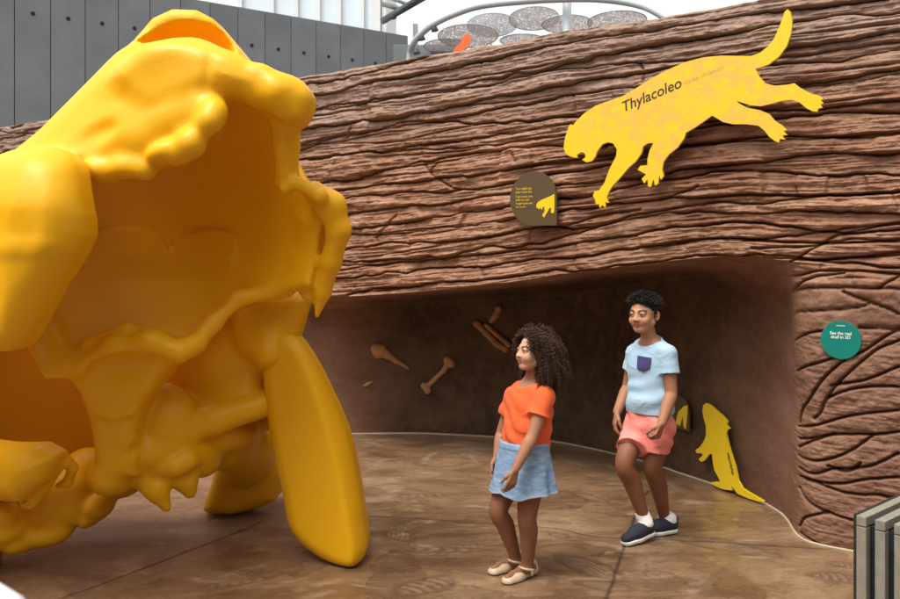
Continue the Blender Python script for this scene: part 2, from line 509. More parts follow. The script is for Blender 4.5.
for j in range(80):                                                      # short secondary cracks that split off and die out
    c = rs.uniform(-7, 1.6); ln = rs.uniform(.25, 1.1); b0 = rs.uniform(0, 19); sl_ = rs.uniform(-.6, .6)
    path = b0 + sl_ * (S - c) + 0.25 * fbm(S * 1.6 + j * 9, S * 0 + j, 2.2, 3)
    m = np.clip(1 - np.abs(S - c) / ln, 0, 1) ** .6
    dz = (B - path[None]) / NB * (top - lipS)[None]
    disp -= 0.032 * m[None] * np.exp(-(dz / 0.006) ** 2) * grooves_
# right-hand lower wall: smoother, with its own cracks traced
low = sstep(0.02, -0.10, wfan)
grooves = 1 - low
CR = [[(743, 240), (790, 236), (850, 228), (900, 222)], [(752, 248), (800, 247), (840, 243), (900, 240)], [(790, 262), (815, 248), (835, 236), (880, 226), (900, 224)],
      [(800, 260), (850, 257), (900, 255)], [(775, 277), (800, 275), (820, 271), (860, 271), (900, 274)], [(768, 297), (785, 292), (800, 283), (815, 277), (845, 273)],
      [(785, 294), (800, 289), (830, 287), (880, 288), (900, 289)], [(880, 287), (893, 280), (900, 276)], [(778, 324), (786, 317), (800, 312), (840, 309), (862, 306), (870, 304)],
      [(845, 291), (862, 298), (880, 304), (900, 313)], [(783, 348), (790, 342), (806, 334), (825, 330)], [(860, 327), (880, 327), (900, 328)],
      [(793, 373), (805, 367), (825, 361), (845, 354), (862, 352), (885, 337), (900, 330)], [(797, 425), (801, 410), (808, 402), (825, 378), (845, 360)],
      [(815, 418), (822, 412), (827, 400), (840, 382), (862, 362), (880, 348), (900, 340)], [(833, 385), (850, 382), (870, 378), (900, 366)], [(828, 398), (850, 389), (870, 386), (900, 386)],
      [(796, 428), (820, 424), (850, 415), (880, 411), (900, 409)], [(796, 449), (815, 440), (835, 434), (870, 434), (900, 431)], [(797, 440), (812, 438), (835, 433)],
      [(796, 457), (810, 460), (835, 457), (855, 448), (872, 436)], [(797, 470), (815, 473), (835, 468), (870, 465), (900, 452)], [(830, 465), (845, 470), (855, 468), (862, 462)],
      [(799, 478), (815, 480), (845, 490), (880, 494), (900, 497)], [(805, 480), (840, 482), (870, 478), (900, 476)], [(797, 490), (805, 497), (820, 506), (835, 512), (855, 518), (870, 521)],
      [(798, 528), (805, 518), (818, 513), (830, 511)], [(800, 534), (815, 540), (835, 548), (860, 552)],
      [(426, 165), (437, 177), (452, 187), (460, 190)], [(433, 172), (440, 162)], [(397, 215), (388, 226), (376, 238)], [(514, 155), (517, 162)], [(353, 128), (347, 138)], [(640, 63), (644, 72), (643, 82)],
      [(660, 200), (690, 190), (700, 186)], [(545, 216), (565, 226), (600, 215), (640, 210)]]
for i, c in enumerate(CR):
    pts = [wall_sz(*p) for p in smooth_path(c, 4)]
    a = np.array(pts); lo_, hi_ = a.min(0) - .08, a.max(0) + .08
    cs_ = np.where((S > lo_[0]) & (S < hi_[0]))[0]
    if len(cs_) == 0: continue
    sl_ = slice(cs_[0], cs_[-1] + 1); zs = Z[:, sl_]
    jit = 0.006 * fbm(SS[:, sl_] * 14, zs * 14, i, 2)
    d = line_d(SS[:, sl_] + jit, zs + jit, pts)
    disp[:, sl_] -= (0.042 * np.exp(-(d / 0.0064) ** 2) + 0.003 * np.exp(-(d / 0.02) ** 2)) * (1 - incave[:, sl_] * .9)
# blend: lower wall keeps only gentle relief from the band system
gentle = 0.05 + 0.03 * fbm(SS * 1.3, Z * 1.6, 7.7, 4)
bandpart = amp * (0.030 * ledge + 0.030 * bo)
disp = disp - bandpart * low + gentle * low
# the procedural band cracks have no business on the lower wall
for j in range(L.shape[0]):
    st = 0.45 + 0.75 * np.clip(fbm(S * 0.9 + j * 3.3, S * 0 + j, 4.2, 3) + 0.45, 0, 1)
    dz = (B - L[j][None]) / NB * (top - lipS)[None]
    disp += low * 0.040 * st[None] * np.exp(-(dz / (0.0060 + .003 * (st[None] - .6))) ** 2)
# weathering
lam = fbm(SS * 1.5, B * 7 + 1.2 * fbm(SS * 3, B * 2, 5.1, 2), 2.9, 3)
stretch = fbm(SS * 3.2, B * 2.2, 1.1, 4); fine = fbm(SS * 16, Z * 26, 2.2, 4)
grit = fbm(SS * 34, Z * 48, 4.2, 3)
disp += 0.022 * stretch * (1 - .75 * low) + 0.011 * fine + .014 * lam * (1 - .7 * low) + .005 * grit
cave_relief = 0.03 * fbm(SS * 1.7, Z * 1.9, 8.8, 4) + 0.004 * fbm(SS * 18, Z * 18, 3.8, 3)
disp = disp * (1 - incave) + cave_relief * incave
X = P0[0] + U[0] * SS + N[0] * (disp - DEP); Y = P0[1] + U[1] * SS + N[1] * (disp - DEP)
# top cap goes back 0.5 m, then down
V = [np.stack([X, Y, Z], -1)]
tv = V[0][-1]
for back, dzz in ((0.05, 0.012), (0.12, 0.02), (0.25, 0.035), (0.5, 0.02), (1.2, 0.0), (1.9, -0.1), (1.95, -3.1)):
    r = tv.copy(); rg = 0.02 * fbm(S * 3, S * 0 + back * 9, 5.5, 4)
    r[:, :2] = (P0[None] + U[None] * S[:, None])[:, :2] - N[:2] * back; r[:, 2] = tv[:, 2] + dzz + rg if dzz > -3 else -0.06
    V.append(r[None])
V = np.concatenate(V, 0); nR = V.shape[0]
G = np.arange(nR * nS).reshape(nR, nS)
F = np.stack([G[:-1, :-1], G[:-1, 1:], G[1:, 1:], G[1:, :-1]], -1).reshape(-1, 4)
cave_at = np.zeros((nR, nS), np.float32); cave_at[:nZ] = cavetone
tone = np.zeros((nR, nS), np.float32); tone[:nZ] = fbm(SS * 0.7 + idx * 3.7, B * 0.5 + idx * 1.1, 6.6, 4)
upper = np.ones((nR, nS), np.float32); upper[:nZ] = np.clip(wfan, -1, 1)

t = NT('carved_rock'); v = t.coord()
n1 = t.noise(t.coord((1, 1, 2.2)), 2.2, 8, .6); n2 = t.noise(v, 26, 8, .7); n3 = t.noise(t.coord((.8, .8, 3)), 5.5, 6, .6)
tn = t.math('MULTIPLY_ADD', t.attr('tone'), 0.5, 0.5)
c = t.ramp(n1, [(.25, (.13, .056, .030)), (.42, (.275, .130, .072)), (.58, (.41, .22, .13)), (.78, (.55, .345, .225))])
c = t.mix(t.math('MULTIPLY', tn, .62), c, (.225, .088, .045))
c = t.mix(t.ramp(n3, [(.48, 0), (.72, .6)]), c, (.38, .25, .17))
gz = t.ramp(t.math('MULTIPLY_ADD', t.attr('upper'), 1.0, t.math('MULTIPLY', n3, .35)), [(.72, 0), (1.2, .55)])
c = t.mix(gz, c, (.27, .215, .18))  # sky reflection on the upper ledges put into the colour as grey
c = t.mix(t.ramp(n2, [(.3, .5), (.55, 0)]), c, (.11, .055, .04))
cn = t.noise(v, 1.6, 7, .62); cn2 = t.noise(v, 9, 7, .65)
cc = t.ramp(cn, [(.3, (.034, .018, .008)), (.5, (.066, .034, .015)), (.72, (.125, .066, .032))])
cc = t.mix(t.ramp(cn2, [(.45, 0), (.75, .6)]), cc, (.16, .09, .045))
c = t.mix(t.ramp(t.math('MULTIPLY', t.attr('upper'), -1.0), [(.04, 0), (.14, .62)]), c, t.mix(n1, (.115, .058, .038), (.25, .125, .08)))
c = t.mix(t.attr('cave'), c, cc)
t.set(Base_Color=c, Roughness=t.ramp(n2, [(.3, .72), (.7, .5)]))
t.b.inputs['Specular IOR Level'].default_value = .35
t.bump(t.math('ADD', t.math('MULTIPLY', n2, .7), t.noise(v, 80, 5, .7)), .55, .012)
ROCK = t.m
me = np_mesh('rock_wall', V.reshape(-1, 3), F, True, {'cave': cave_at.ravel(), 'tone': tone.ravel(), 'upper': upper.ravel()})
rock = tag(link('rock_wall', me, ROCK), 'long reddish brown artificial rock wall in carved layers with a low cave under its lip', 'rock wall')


def cave_hit(px, py, off=0.03):
    """point on the cave's back wall seen at a pixel"""
    dx, dz = (px - HX) / FPX, -(py - HY) / FPX
    for t in np.arange(5.0, 9.0, .004):
        p = np.array([dx * t, t, 0]); s = U @ (p - P0)
        if (-N) @ (p - P0) > np.interp(s, S, depS) - off: return np.array([dx * t, t, CAM_H + dz * t])


# ------------------------------------------------------------------ floor: one sheet out to the horizon
fx = np.concatenate([-np.geomspace(80, 3.3, 24), np.arange(-3.2, 2.9, 0.0085), np.geomspace(3.0, 80, 24)])
fy = np.concatenate([-np.geomspace(60, 1, 12), np.linspace(-.6, 2.9, 14), np.arange(3.0, 8.15, 0.0095), np.geomspace(8.3, 120, 24)])
GX, GY = np.meshgrid(fx, fy, indexing='xy')
flat = GX.size
Hh = 0.004 * fbm(GX * .9, GY * .9, 1, 3)
joint = np.zeros_like(GX); pale = np.zeros_like(GX); mark = np.zeros_like(GX); wet = np.zeros_like(GX)
def gl(pts): return [tuple(ground(*p)[:2]) for p in smooth_path(pts, 4)]
def near(arr, pts, fn, pad=.3, mode='max'):
    a = np.array(pts); m = (fx > a[:, 0].min() - pad) & (fx < a[:, 0].max() + pad); n_ = (fy > a[:, 1].min() - pad) & (fy < a[:, 1].max() + pad)
    if not m.any() or not n_.any(): return
    ix = np.ix_(n_, m); gx, gy = GX[ix], GY[ix]; jt = 0.008 * fbm(gx * 6, gy * 6, 3, 3)
    arr[ix] = np.maximum(arr[ix], fn(line_d(gx + jt, gy - jt, pts), gx, gy))
for pts in ([(342, 516), (400, 517), (485, 523), (556, 528), (600, 537), (700, 541), (830, 549)], [(604, 602), (609, 590), (617, 566), (624, 548), (634, 520), (648, 490)],
            [(60, 599), (140, 570), (205, 545), (262, 522)], [(330, 640), (600, 625), (900, 650)]):
    near(joint, gl(pts), lambda d, x, y: np.exp(-(d / .009) ** 2))
# pale crescents: sky reflections painted into the floor colour
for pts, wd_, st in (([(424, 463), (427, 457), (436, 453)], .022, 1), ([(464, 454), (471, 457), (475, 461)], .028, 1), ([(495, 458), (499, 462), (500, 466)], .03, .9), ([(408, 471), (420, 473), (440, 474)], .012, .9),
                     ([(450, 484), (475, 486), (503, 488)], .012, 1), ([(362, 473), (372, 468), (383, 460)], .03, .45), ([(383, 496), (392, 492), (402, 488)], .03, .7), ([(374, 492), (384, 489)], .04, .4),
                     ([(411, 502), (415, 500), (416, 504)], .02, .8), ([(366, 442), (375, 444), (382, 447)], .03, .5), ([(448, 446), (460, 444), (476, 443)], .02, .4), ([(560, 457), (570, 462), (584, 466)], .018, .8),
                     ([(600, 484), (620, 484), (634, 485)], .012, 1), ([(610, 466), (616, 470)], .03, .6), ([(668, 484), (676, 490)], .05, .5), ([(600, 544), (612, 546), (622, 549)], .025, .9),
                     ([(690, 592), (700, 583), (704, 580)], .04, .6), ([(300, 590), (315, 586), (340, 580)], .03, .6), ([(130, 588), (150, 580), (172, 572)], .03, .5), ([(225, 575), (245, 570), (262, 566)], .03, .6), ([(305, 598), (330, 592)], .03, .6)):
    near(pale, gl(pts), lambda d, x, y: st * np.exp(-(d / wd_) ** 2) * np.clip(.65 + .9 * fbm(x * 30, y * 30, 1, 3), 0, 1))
# fossil leaf and bone imprints pressed into the floor: a dark outline with fine ribs
def imprint(px, py, lx, ly, ang, st=.8):
    c = ground(px, py); ca, sa = math.cos(ang), math.sin(ang)
    m = np.abs(fx - c[0]) < .6; n_ = np.abs(fy - c[1]) < .6; ix = np.ix_(n_, m)
    dx, dy = GX[ix] - c[0], GY[ix] - c[1]; u = (dx * ca + dy * sa) / lx; v_ = (-dx * sa + dy * ca) / ly
    v_ = v_ + .25 * np.sin(u * 2.2); r = np.sqrt(u * u + v_ * v_) + .12 * fbm(dx * 12, dy * 12, px, 2)
    ring = np.exp(-((r - .9) / .16) ** 2); ribs = (np.sin(u * 22 + 3 * np.abs(v_)) > .35) * (r < .8) * .65 + .25 * (r < .9)
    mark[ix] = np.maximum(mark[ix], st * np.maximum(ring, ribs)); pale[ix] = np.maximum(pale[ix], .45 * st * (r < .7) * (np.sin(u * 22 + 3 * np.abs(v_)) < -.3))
for a in ((590, 567, .10, .24, .5), (605, 585, .07, .14, 1.0), (838, 577, .15, .075, -.15), (850, 565, .1, .05, -.2), (722, 545, .10, .3, .9), (440, 549, .28, .05, .05), (470, 546, .14, .03, .2), (400, 535, .1, .1, 0), (660, 575, .08, .07, .4),
          (700, 583, .08, .06, .6), (425, 585, .18, .10, .9), (600, 510, .05, .22, .9), (590, 497, .06, .16, .6), (425, 495, .2, .05, .3), (240, 582, .2, .04, .5), (560, 535, .06, .05, 0), (780, 520, .07, .03, .2), (657, 572, .03, .1, .2)):
    imprint(*a)
# damp patches
for px, py, rx, ry in ((440, 596, .34, .16), (300, 598, .5, .12), (395, 575, .12, .3), (590, 600, .5, .05), (740, 592, .12, .16), (470, 562, .3, .06), (250, 560, .4, .2), (545, 500, .3, .2), (700, 555, .5, .05), (300, 560, .15, .25), (330, 590, .2, .1)):
    c = ground(px, py); r = np.sqrt(((GX - c[0]) / rx) ** 2 + ((GY - c[1]) / ry) ** 2) + .75 * fbm(GX * 3.2, GY * 3.2, px, 6, .6)
    wet = np.maximum(wet, sstep(1.0, .93, r) * (.6 + .4 * sstep(.80, .97, r)))
Hh = Hh - .004 * joint - .004 * mark - .0015 * pale
V = np.stack([GX, GY, Hh], -1).reshape(-1, 3)
# flatten to zero away from the visible part
G = np.arange(flat).reshape(GX.shape)
F = np.stack([G[:-1, :-1], G[:-1, 1:], G[1:, 1:], G[1:, :-1]], -1).reshape(-1, 4)
t = NT('stained_concrete_floor'); v = t.coord()
a1 = t.noise(v, 1.1, 8, .6, .6); a2 = t.noise(t.coord((1.0, 2.6, 1)), 3.0, 8, .65, 1.2); a3 = t.noise(v, 38, 6, .7); a4 = t.noise(t.coord((1.3, 4, 1)), 7, 9, .72, 2.0); a5 = t.noise(t.coord((1, 1.6, 1)), 2.1, 10, .7, 1.6); a6 = t.noise(v, 150, 4, .7)
c = t.ramp(a1, [(.30, (.085, .043, .019)), (.44, (.175, .098, .049)), (.56, (.275, .168, .092)), (.72, (.42, .295, .185))])
c = t.mix(t.ramp(a2, [(.42, 0), (.62, .55)]), c, (.27, .16, .085))
c = t.mix(t.ramp(a4, [(.52, 0), (.60, .6)]), c, (.12, .068, .038))
c = t.mix(t.ramp(a5, [(.53, 0), (.56, .5), (.60, .28)]), c, (.085, .048, .026))
c = t.mix(t.ramp(a5, [(.36, .55), (.43, 0)]), c, (.42, .30, .19))
c = t.mix(t.ramp(a6, [(.30, .4), (.42, 0), (.62, 0), (.72, .3)]), c, (.16, .11, .075))
c = t.mix(t.ramp(a3, [(.3, .35), (.5, 0)]), c, (.11, .062, .038))
c = t.mix(t.math('MULTIPLY', t.attr('wet'), .55), c, (.105, .05, .026))
c = t.mix(t.math('MULTIPLY', t.attr('mark'), .6), c, (.075, .045, .03))
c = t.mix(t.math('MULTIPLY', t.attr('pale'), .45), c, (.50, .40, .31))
c = t.mix(t.math('MULTIPLY', t.attr('joint'), .85), c, (.03, .02, .014))
rg = t.ramp(a2, [(.3, .24), (.7, .46)])
rgh = t.math('SUBTRACT', rg, t.math('MULTIPLY', t.attr('wet'), .2))
t.set(Base_Color=c, Roughness=rgh); t.b.inputs['Specular IOR Level'].default_value = .5; t.b.inputs['Coat Weight'].default_value = .5; t.b.inputs['Coat Roughness'].default_value = .13
t.bump(t.math('ADD', t.math('ADD', a3, t.math('MULTIPLY', a6, .5)), t.math('MULTIPLY', a4, 1.8)), .28, .012)
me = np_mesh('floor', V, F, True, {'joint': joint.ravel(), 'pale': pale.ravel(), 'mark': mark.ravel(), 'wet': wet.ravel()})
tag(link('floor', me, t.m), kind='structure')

# pale sealant bead where floor and rock meet
pts = []
for s in np.arange(-4.0, 1.25, .03):
    d = float(np.interp(s, S, depS)); k = int(np.argmin(np.abs(S - s))); o = disp[2, k]
    p = P0 + U * s + N * (o - d + .006); pts.append((p[0], p[1], .001))
MB().tube(pts, .0085, 8).build('sealant_bead', simple('sealant', (.42, .33, .23), .6))
tag(bpy.data.objects['sealant_bead'], 'thin pale sealant bead along the foot of the cave wall', 'sealant')

# unseen walls added behind and beside the camera to block low sky light
CY = simple('sky_blocker_render', (.22, .21, .20), .8)
m = MB().box((-1, -4.2, 3.0), (22, .3, 6.0)).box((-9.2, 1.0, 2.6), (.3, 10, 5.2)).box((4.3, -.4, 3.2), (.3, 7.2, 6.4))
tag(m.build('sky_blocker_wall', CY), 'plain unseen wall added behind and beside the camera to block low sky light', 'wall', kind='structure')
# ------------------------------------------------------------------ signs on the rock
def frame(p, u, n):
    """matrix whose x runs along u, y is up and z points out along n"""
    u = Vector(u).normalized(); n = Vector(n).normalized(); z = n.cross(u)
    return Matrix(((u.x, z.x, n.x, p[0]), (u.y, z.y, n.y, p[1]), (u.z, z.z, n.z, p[2]), (0, 0, 0, 1)))


def trace(M, pts, zoom=1.0, ox=0.0, oy=0.0):
    """photo outline -> flat outline on the sign's own plane"""
    inv = M.inverted(); n = M.col[2].xyz; o = M.col[3].xyz; c = Vector((0, 0, CAM_H)); out = []
    for x, y in pts:
        d = Vector((((x / zoom + ox) - HX) / FPX, 1, -((y / zoom + oy) - HY) / FPX))
        h = c + d * (n.dot(o - c) / n.dot(d)); l = inv @ h; out.append((l.x, l.y))
    return out


def lettering(parent, text, loc, size, mat, rot=0.0, shear=0.0, bold=0.0, z=0.012, spacing=1.0, depth=0.0004, align='LEFT', label=None):
    cu = bpy.data.curves.new('lettering', 'FONT'); cu.body = text; cu.size = size; cu.shear = shear; cu.offset = bold; cu.extrude = depth
    cu.space_character = spacing; cu.align_x = align; cu.resolution_u = 3
    tmp = bpy.data.objects.new('lettering_tmp', cu); COL.objects.link(tmp)
    dg = bpy.context.evaluated_depsgraph_get(); me = bpy.data.meshes.new_from_object(tmp.evaluated_get(dg)); bpy.data.objects.remove(tmp)
    me.materials.clear(); me.materials.append(mat)
    o = bpy.data.objects.new('lettering', me); COL.objects.link(o); o.parent = parent
    o.matrix_parent_inverse = Matrix.Identity(4)
    o.matrix_basis = Matrix.Translation((loc[0], loc[1], z)) @ Matrix.Rotation(rot, 4, 'Z')
    return o


def fit(o, width):
    xs = [v.co.x for v in o.data.vertices]; k = width / (max(xs) - min(xs))
    o.data.transform(Matrix.Diagonal((k, k, 1, 1)))


YEL = simple('sign_yellow', (.80, .56, .012), .42, var=.05); BRN = simple('sign_brown', (.088, .058, .024), .45, var=.08)
ORG = simple('sign_apricot', (.82, .475, .05), .45, var=.1, scale=30); INK = simple('sign_ink', (.055, .028, .012), .5)
GRN = simple('sign_green', (.004, .20, .165), .35, var=.05); WHT = simple('sign_white', (.8, .8, .78), .5); STEEL = simple('bolt_steel', (.35, .35, .35), .35, .9)
GOLD = simple('faint_ink', (.52, .34, .02), .5)

# leaping animal
s0, z0 = wall_sz(690, 120, .13)
M = frame(wall_pt(s0, z0, .13), U, N)
sign = empty('animal_sign', matrix=M)
tag(sign, 'large flat yellow animal cutout leaping down across the layered rock, lettered along its back', 'sign')
BODY = [(14, 395), (17, 380), (22, 366), (26, 352), (31, 346), (36, 351), (48, 336), (70, 315), (100, 295), (140, 280), (175, 268), (210, 248), (250, 222), (300, 195), (350, 173), (400, 160), (450, 155), (500, 156), (535, 156), (560, 146), (582, 128), (598, 106), (611, 78),
        (621, 50), (627, 33), (635, 26), (643, 33), (648, 60), (645, 93), (633, 128), (611, 158), (582, 180), (546, 192), (556, 213), (572, 232), (600, 239), (636, 236), (654, 232), (668, 243), (698, 260), (722, 266), (736, 274), (728, 280), (735, 287), (727, 291), (732, 300), (721, 302), (718, 311), (704, 310),
        (688, 302), (668, 285), (648, 278), (620, 281), (590, 289), (560, 296), (530, 293), (508, 286), (493, 281), (500, 288), (522, 300), (558, 307), (583, 317), (600, 337), (619, 349), (633, 362), (624, 366), (634, 376), (621, 377), (628, 389), (614, 387), (611, 397), (598, 392), (584, 381), (570, 363), (553, 350),
        (520, 346), (482, 346), (455, 340), (434, 327), (425, 322), (400, 340), (375, 357), (352, 370), (347, 386), (329, 411), (304, 431), (290, 451), (286, 472), (290, 490), (283, 501), (278, 489), (275, 512), (266, 517), (262, 499), (255, 520), (247, 520), (245, 499), (236, 511), (229, 498), (241, 486), (229, 479), (218, 473),
        (225, 462), (245, 460), (245, 445), (251, 420), (262, 398), (246, 399), (233, 408), (229, 426), (214, 448), (190, 470), (165, 500), (150, 515), (140, 530), (132, 548), (136, 565), (128, 563), (128, 578), (119, 571), (113, 580), (109, 567), (102, 571), (100, 556), (93, 545), (98, 533), (110, 530), (125, 510), (140, 470), (158, 435),
        (160, 416), (150, 400), (135, 396), (120, 402), (106, 420), (100, 436), (90, 449), (75, 452), (63, 445), (73, 438), (71, 427), (61, 424), (49, 431), (50, 440), (30, 436), (18, 428), (12, 414)]
Zm = 780 / 280.0
pl = trace(M, BODY, Zm, 560, 0)
t = NT('sign_yellow_mottled'); v = t.coord()
m1 = t.noise(t.coord((1, 1.5, 1)), 13, 4, .6, .5); m2 = t.noise(v, 3.2, 3, .5)
(gx_, gy_), = trace(M, [(330, 300)], Zm, 560, 0)
mp = t.node('ShaderNodeVectorMath', operation='SUBTRACT'); t.l.new(v, mp.inputs[0]); mp.inputs[1].default_value = (gx_, gy_, 0)
ms = t.node('ShaderNodeVectorMath', operation='MULTIPLY'); t.l.new(mp.outputs[0], ms.inputs[0]); ms.inputs[1].default_value = (1.25, 2.2, 0)
mr = t.node('ShaderNodeVectorMath', operation='LENGTH'); t.l.new(ms.outputs[0], mr.inputs[0])
area = t.ramp(mr.outputs['Value'], [(.62, 1), (1.0, .0)])
pt = t.math('MULTIPLY', t.math('MULTIPLY', t.ramp(m1, [(.43, 0), (.50, 1)]), t.ramp(m2, [(.36, 0), (.5, 1)])), area)
c = t.mix(t.math('MULTIPLY', pt, .85), (.80, .56, .012), (.83, .45, .075)); t.set(Base_Color=c, Roughness=.42)
MB().plate(pl, -.009, .009).build('cutout', t.m, sign, Matrix.Identity(4))
(ax, ay), (bx, by) = trace(M, [(176, 313), (338, 244)], Zm, 560, 0)
o = lettering(sign, 'Thylacoleo', (ax, ay), .2, INK, math.atan2(by - ay, bx - ax), .22, .003, .0092); fit(o, math.hypot(bx - ax, by - ay))
(ax, ay), (bx, by) = trace(M, [(346, 238), (456, 193)], Zm, 560, 0)
o = lettering(sign, 'thy-lak-oh-lee-oh', (ax, ay), .06, GOLD, math.atan2(by - ay, bx - ax), .15, 0, .0092); fit(o, math.hypot(bx - ax, by - ay))
for px, py in ((100, 340), (300, 260), (470, 220), (600, 262)):
    (cx, cy), = trace(M, [(px, py)], Zm, 560, 0)
    MB().tube([(cx, cy, -.16), (cx, cy, -.009)], .012, 10).build('standoff', STEEL, sign, Matrix.Identity(4))

# brown drop-shaped sign
def drop(r, n=40):
    out = []
    for k in range(n + 1):
        a = -math.pi * 0 + (2 * math.pi - math.pi / 2) * k / n
        out.append((r * math.cos(a), r * math.sin(a)))
    return out + [(r, -r)]
CLAW = [(317, 385), (330, 360), (365, 338), (400, 325), (440, 308), (470, 290), (472, 360), (470, 440), (462, 455), (448, 455), (440, 440), (446, 415), (435, 405), (425, 420), (412, 445), (395, 470), (385, 492), (372, 482), (370, 462), (385, 445), (388, 425), (380, 398), (372, 400), (368, 425), (358, 420), (352, 402), (345, 420), (332, 418), (328, 405), (318, 410)]
s0, z0 = wall_sz(533.5, 198.5, .10); M = frame(wall_pt(s0, z0, .10), U, N)
(rx0, _), (rx1, _) = trace(M, [(510, 198), (556.5, 198)]); rad = (rx1 - rx0) / 2
info = tag(empty('info_sign', matrix=M), 'brown drop-shaped sign with six lines of yellow writing on the layered rock', 'sign')
MB().plate(drop(rad), -.008, .008).build('panel', BRN, info, Matrix.Identity(4))
MB().plate(trace(M, CLAW, 599 / 70, 500, 160), .0082, .0095).build('paw_emblem', YEL, info, Matrix.Identity(4))
for i, ln in enumerate(('You might say', 'that I look like', 'I can track you', 'with my nose', 'I might grab you', 'with my claws')):
    y = [250, 280, 318, 345, 375, 403][i]
    (cx, cy), = trace(M, [(140, y + 6)], 599 / 70, 500, 160)
    fit(lettering(info, ln, (cx, cy), .03, YEL, 0, 0, 0, .0085), rad * [.69, .70, .72, .60, .72, .44][i])
MB().tube([(0, 0, -.14), (0, 0, -.008)], .015, 10).build('standoff', STEEL, info, Matrix.Identity(4))

# green round sign
s0, z0 = wall_sz(841, 340, .05); M = frame(wall_pt(s0, z0, .05), U, N)
gs = tag(empty('info_sign', matrix=M), 'green round sign with two short lines of white writing on the smooth right-hand rock', 'sign')
(rx0, _), (rx1, _) = trace(M, [(821, 340), (861.5, 340)]); rad = (rx1 - rx0) / 2
MB().plate([(rad * math.cos(a), rad * math.sin(a)) for a in np.linspace(0, 2 * math.pi, 49)[:-1]], -.008, .008).build('panel', GRN, gs, Matrix.Identity(4))
for i, ln in enumerate(('See the real', 'skull in 3D')):
    lettering(gs, ln, (0, [.030, .0085][i]), .0235, WHT, 0, 0, .0005, .0085, align='CENTER')
MB().box((0, .079, .009), (.045, .0035, .0012)).build('top_mark', WHT, gs, Matrix.Identity(4))

# standing animal on the side wall of the cave
A0 = ground(700, 480); B0 = ground(765, 503); U2 = (B0 - A0) / np.linalg.norm(B0 - A0); N2 = np.array([U2[1], -U2[0], 0])
M = frame((A0 + B0) / 2 + N2 * .055, U2, N2)
STAND = [(132, 285), (140, 279), (151, 283), (170, 299), (190, 317), (205, 334), (202, 345), (211, 355), (204, 359), (200, 372), (205, 395), (215, 430), (228, 470), (236, 510), (250, 534), (284, 555), (314, 572), (300, 574), (268, 565), (235, 551), (221, 532), (215, 526), (218, 540), (201, 539), (184, 535), (160, 523), (155, 516), (170, 514), (182, 517), (179, 505),
         (165, 480), (160, 455), (158, 430), (148, 434), (136, 450), (125, 455), (118, 447), (131, 434), (125, 429), (112, 429), (108, 420), (122, 410), (135, 390), (140, 375), (140, 350), (132, 320), (129, 300)]
st = tag(empty('animal_sign', matrix=M), 'yellow cutout of an animal standing upright with a long tail against the cave wall', 'sign')
pl = trace(M, STAND, 659 / 220, 660, 310); zmin = min(y for x, y in pl)
pl = [(x, max(y, .004)) for x, y in pl]
MB().plate(pl, -.007, .007).build('cutout', YEL, st, Matrix.Identity(4))
(ax, ay), (bx, by) = trace(M, [(208, 420), (226, 494)], 659 / 220, 660, 310)
lettering(st, 'thylacoleo', (bx - .004, by), .036, INK, math.atan2(ay - by, ax - bx), .15, .0005, .0085)
# small brown sign behind the boy
c = P(679, 412, 6.42); M = frame(c + N2 * .0, U2, N2)
for _ in range(200):
    if (-N) @ (c - P0) > np.interp(U @ (c - P0), S, depS) - .05: break
    c = c * 1.001 + np.array([0, 0, CAM_H]) * -.001
M = frame(c, U2, N2)
sb = tag(empty('info_sign', matrix=M), 'small brown drop-shaped sign with a yellow paw on the cave wall behind the boy', 'sign')
MB().plate(drop(.12), -.006, .006).build('panel', BRN, sb, Matrix.Identity(4))
MB().plate([(-.03, -.09), (.02, -.10), (.05, -.02), (.06, -.10), (.085, -.11), (.10, .0), (.105, .07), (.06, .05), (.0, .0)], .0062, .008).build('paw_emblem', YEL, sb, Matrix.Identity(4))

# ------------------------------------------------------------------ bones set in the cave wall
BONE = simple('bone_ochre', (.40, .21, .085), .6, var=.3, scale=14, bump=.3)
def bone(shape, label):
    pts = [cave_hit(x, y, .0) for x, y, r in shape['pts']]
    lo = np.min([p for p in pts], 0) - .12; hi = np.max(pts, 0) + .12
    f = Field(lo, hi, .009)
    f.chain(pts, [.78 * r for _, _, r in shape['pts']], .02)
    for x, y, r in shape['knobs']: f.sph(cave_hit(x, y, .01), .8 * r, .025)
    if 'rib' in shape: f.chain([cave_hit(x, y, .02) for x, y, r in shape['rib']], [r for _, _, r in shape['rib']], .012)
    V_, F_ = f.mesh(); nn = f.normals(V_); V_ = V_ + nn * (.004 * fbm(V_[:, 0] * 20, V_[:, 1] * 20, V_[:, 2] * 20, 3))[:, None]
    o = link('fossil_bone', np_mesh('fossil_bone', V_, F_), BONE)
    return tag(o, label, 'bone', 'bones set in the cave wall')
bone({'pts': [(382, 351, .075), (388, 355, .05), (396, 361, .028), (408, 368, .018)], 'knobs': [(376, 349, .06), (378, 354, .055)]}, 'ochre bone with a broad round end, left of centre high in the dark cave wall')
bone({'pts': [(426, 388, .03), (435, 379, .028), (444, 371, .03), (449, 362, .045)], 'knobs': [(424, 386, .038), (428, 391, .04), (452, 364, .045), (447, 360, .04)]}, 'ochre long bone slanting up with knobbed ends in the middle of the dark cave wall')
bone({'pts': [(476, 323, .032), (486, 333, .035), (497, 344, .034), (506, 350, .034)], 'knobs': [(477, 324, .034)], 'rib': [(486, 325, .02), (496, 334, .02), (509, 345, .024)]}, 'paired ochre bones slanting down behind the girl’s hair in the cave wall'.replace('’', "'"))
bone({'pts': [(498, 308, .035), (496, 315, .04), (491, 321, .03)], 'knobs': [(499, 309, .03)]}, 'short stubby ochre bone above the paired bones in the cave wall')
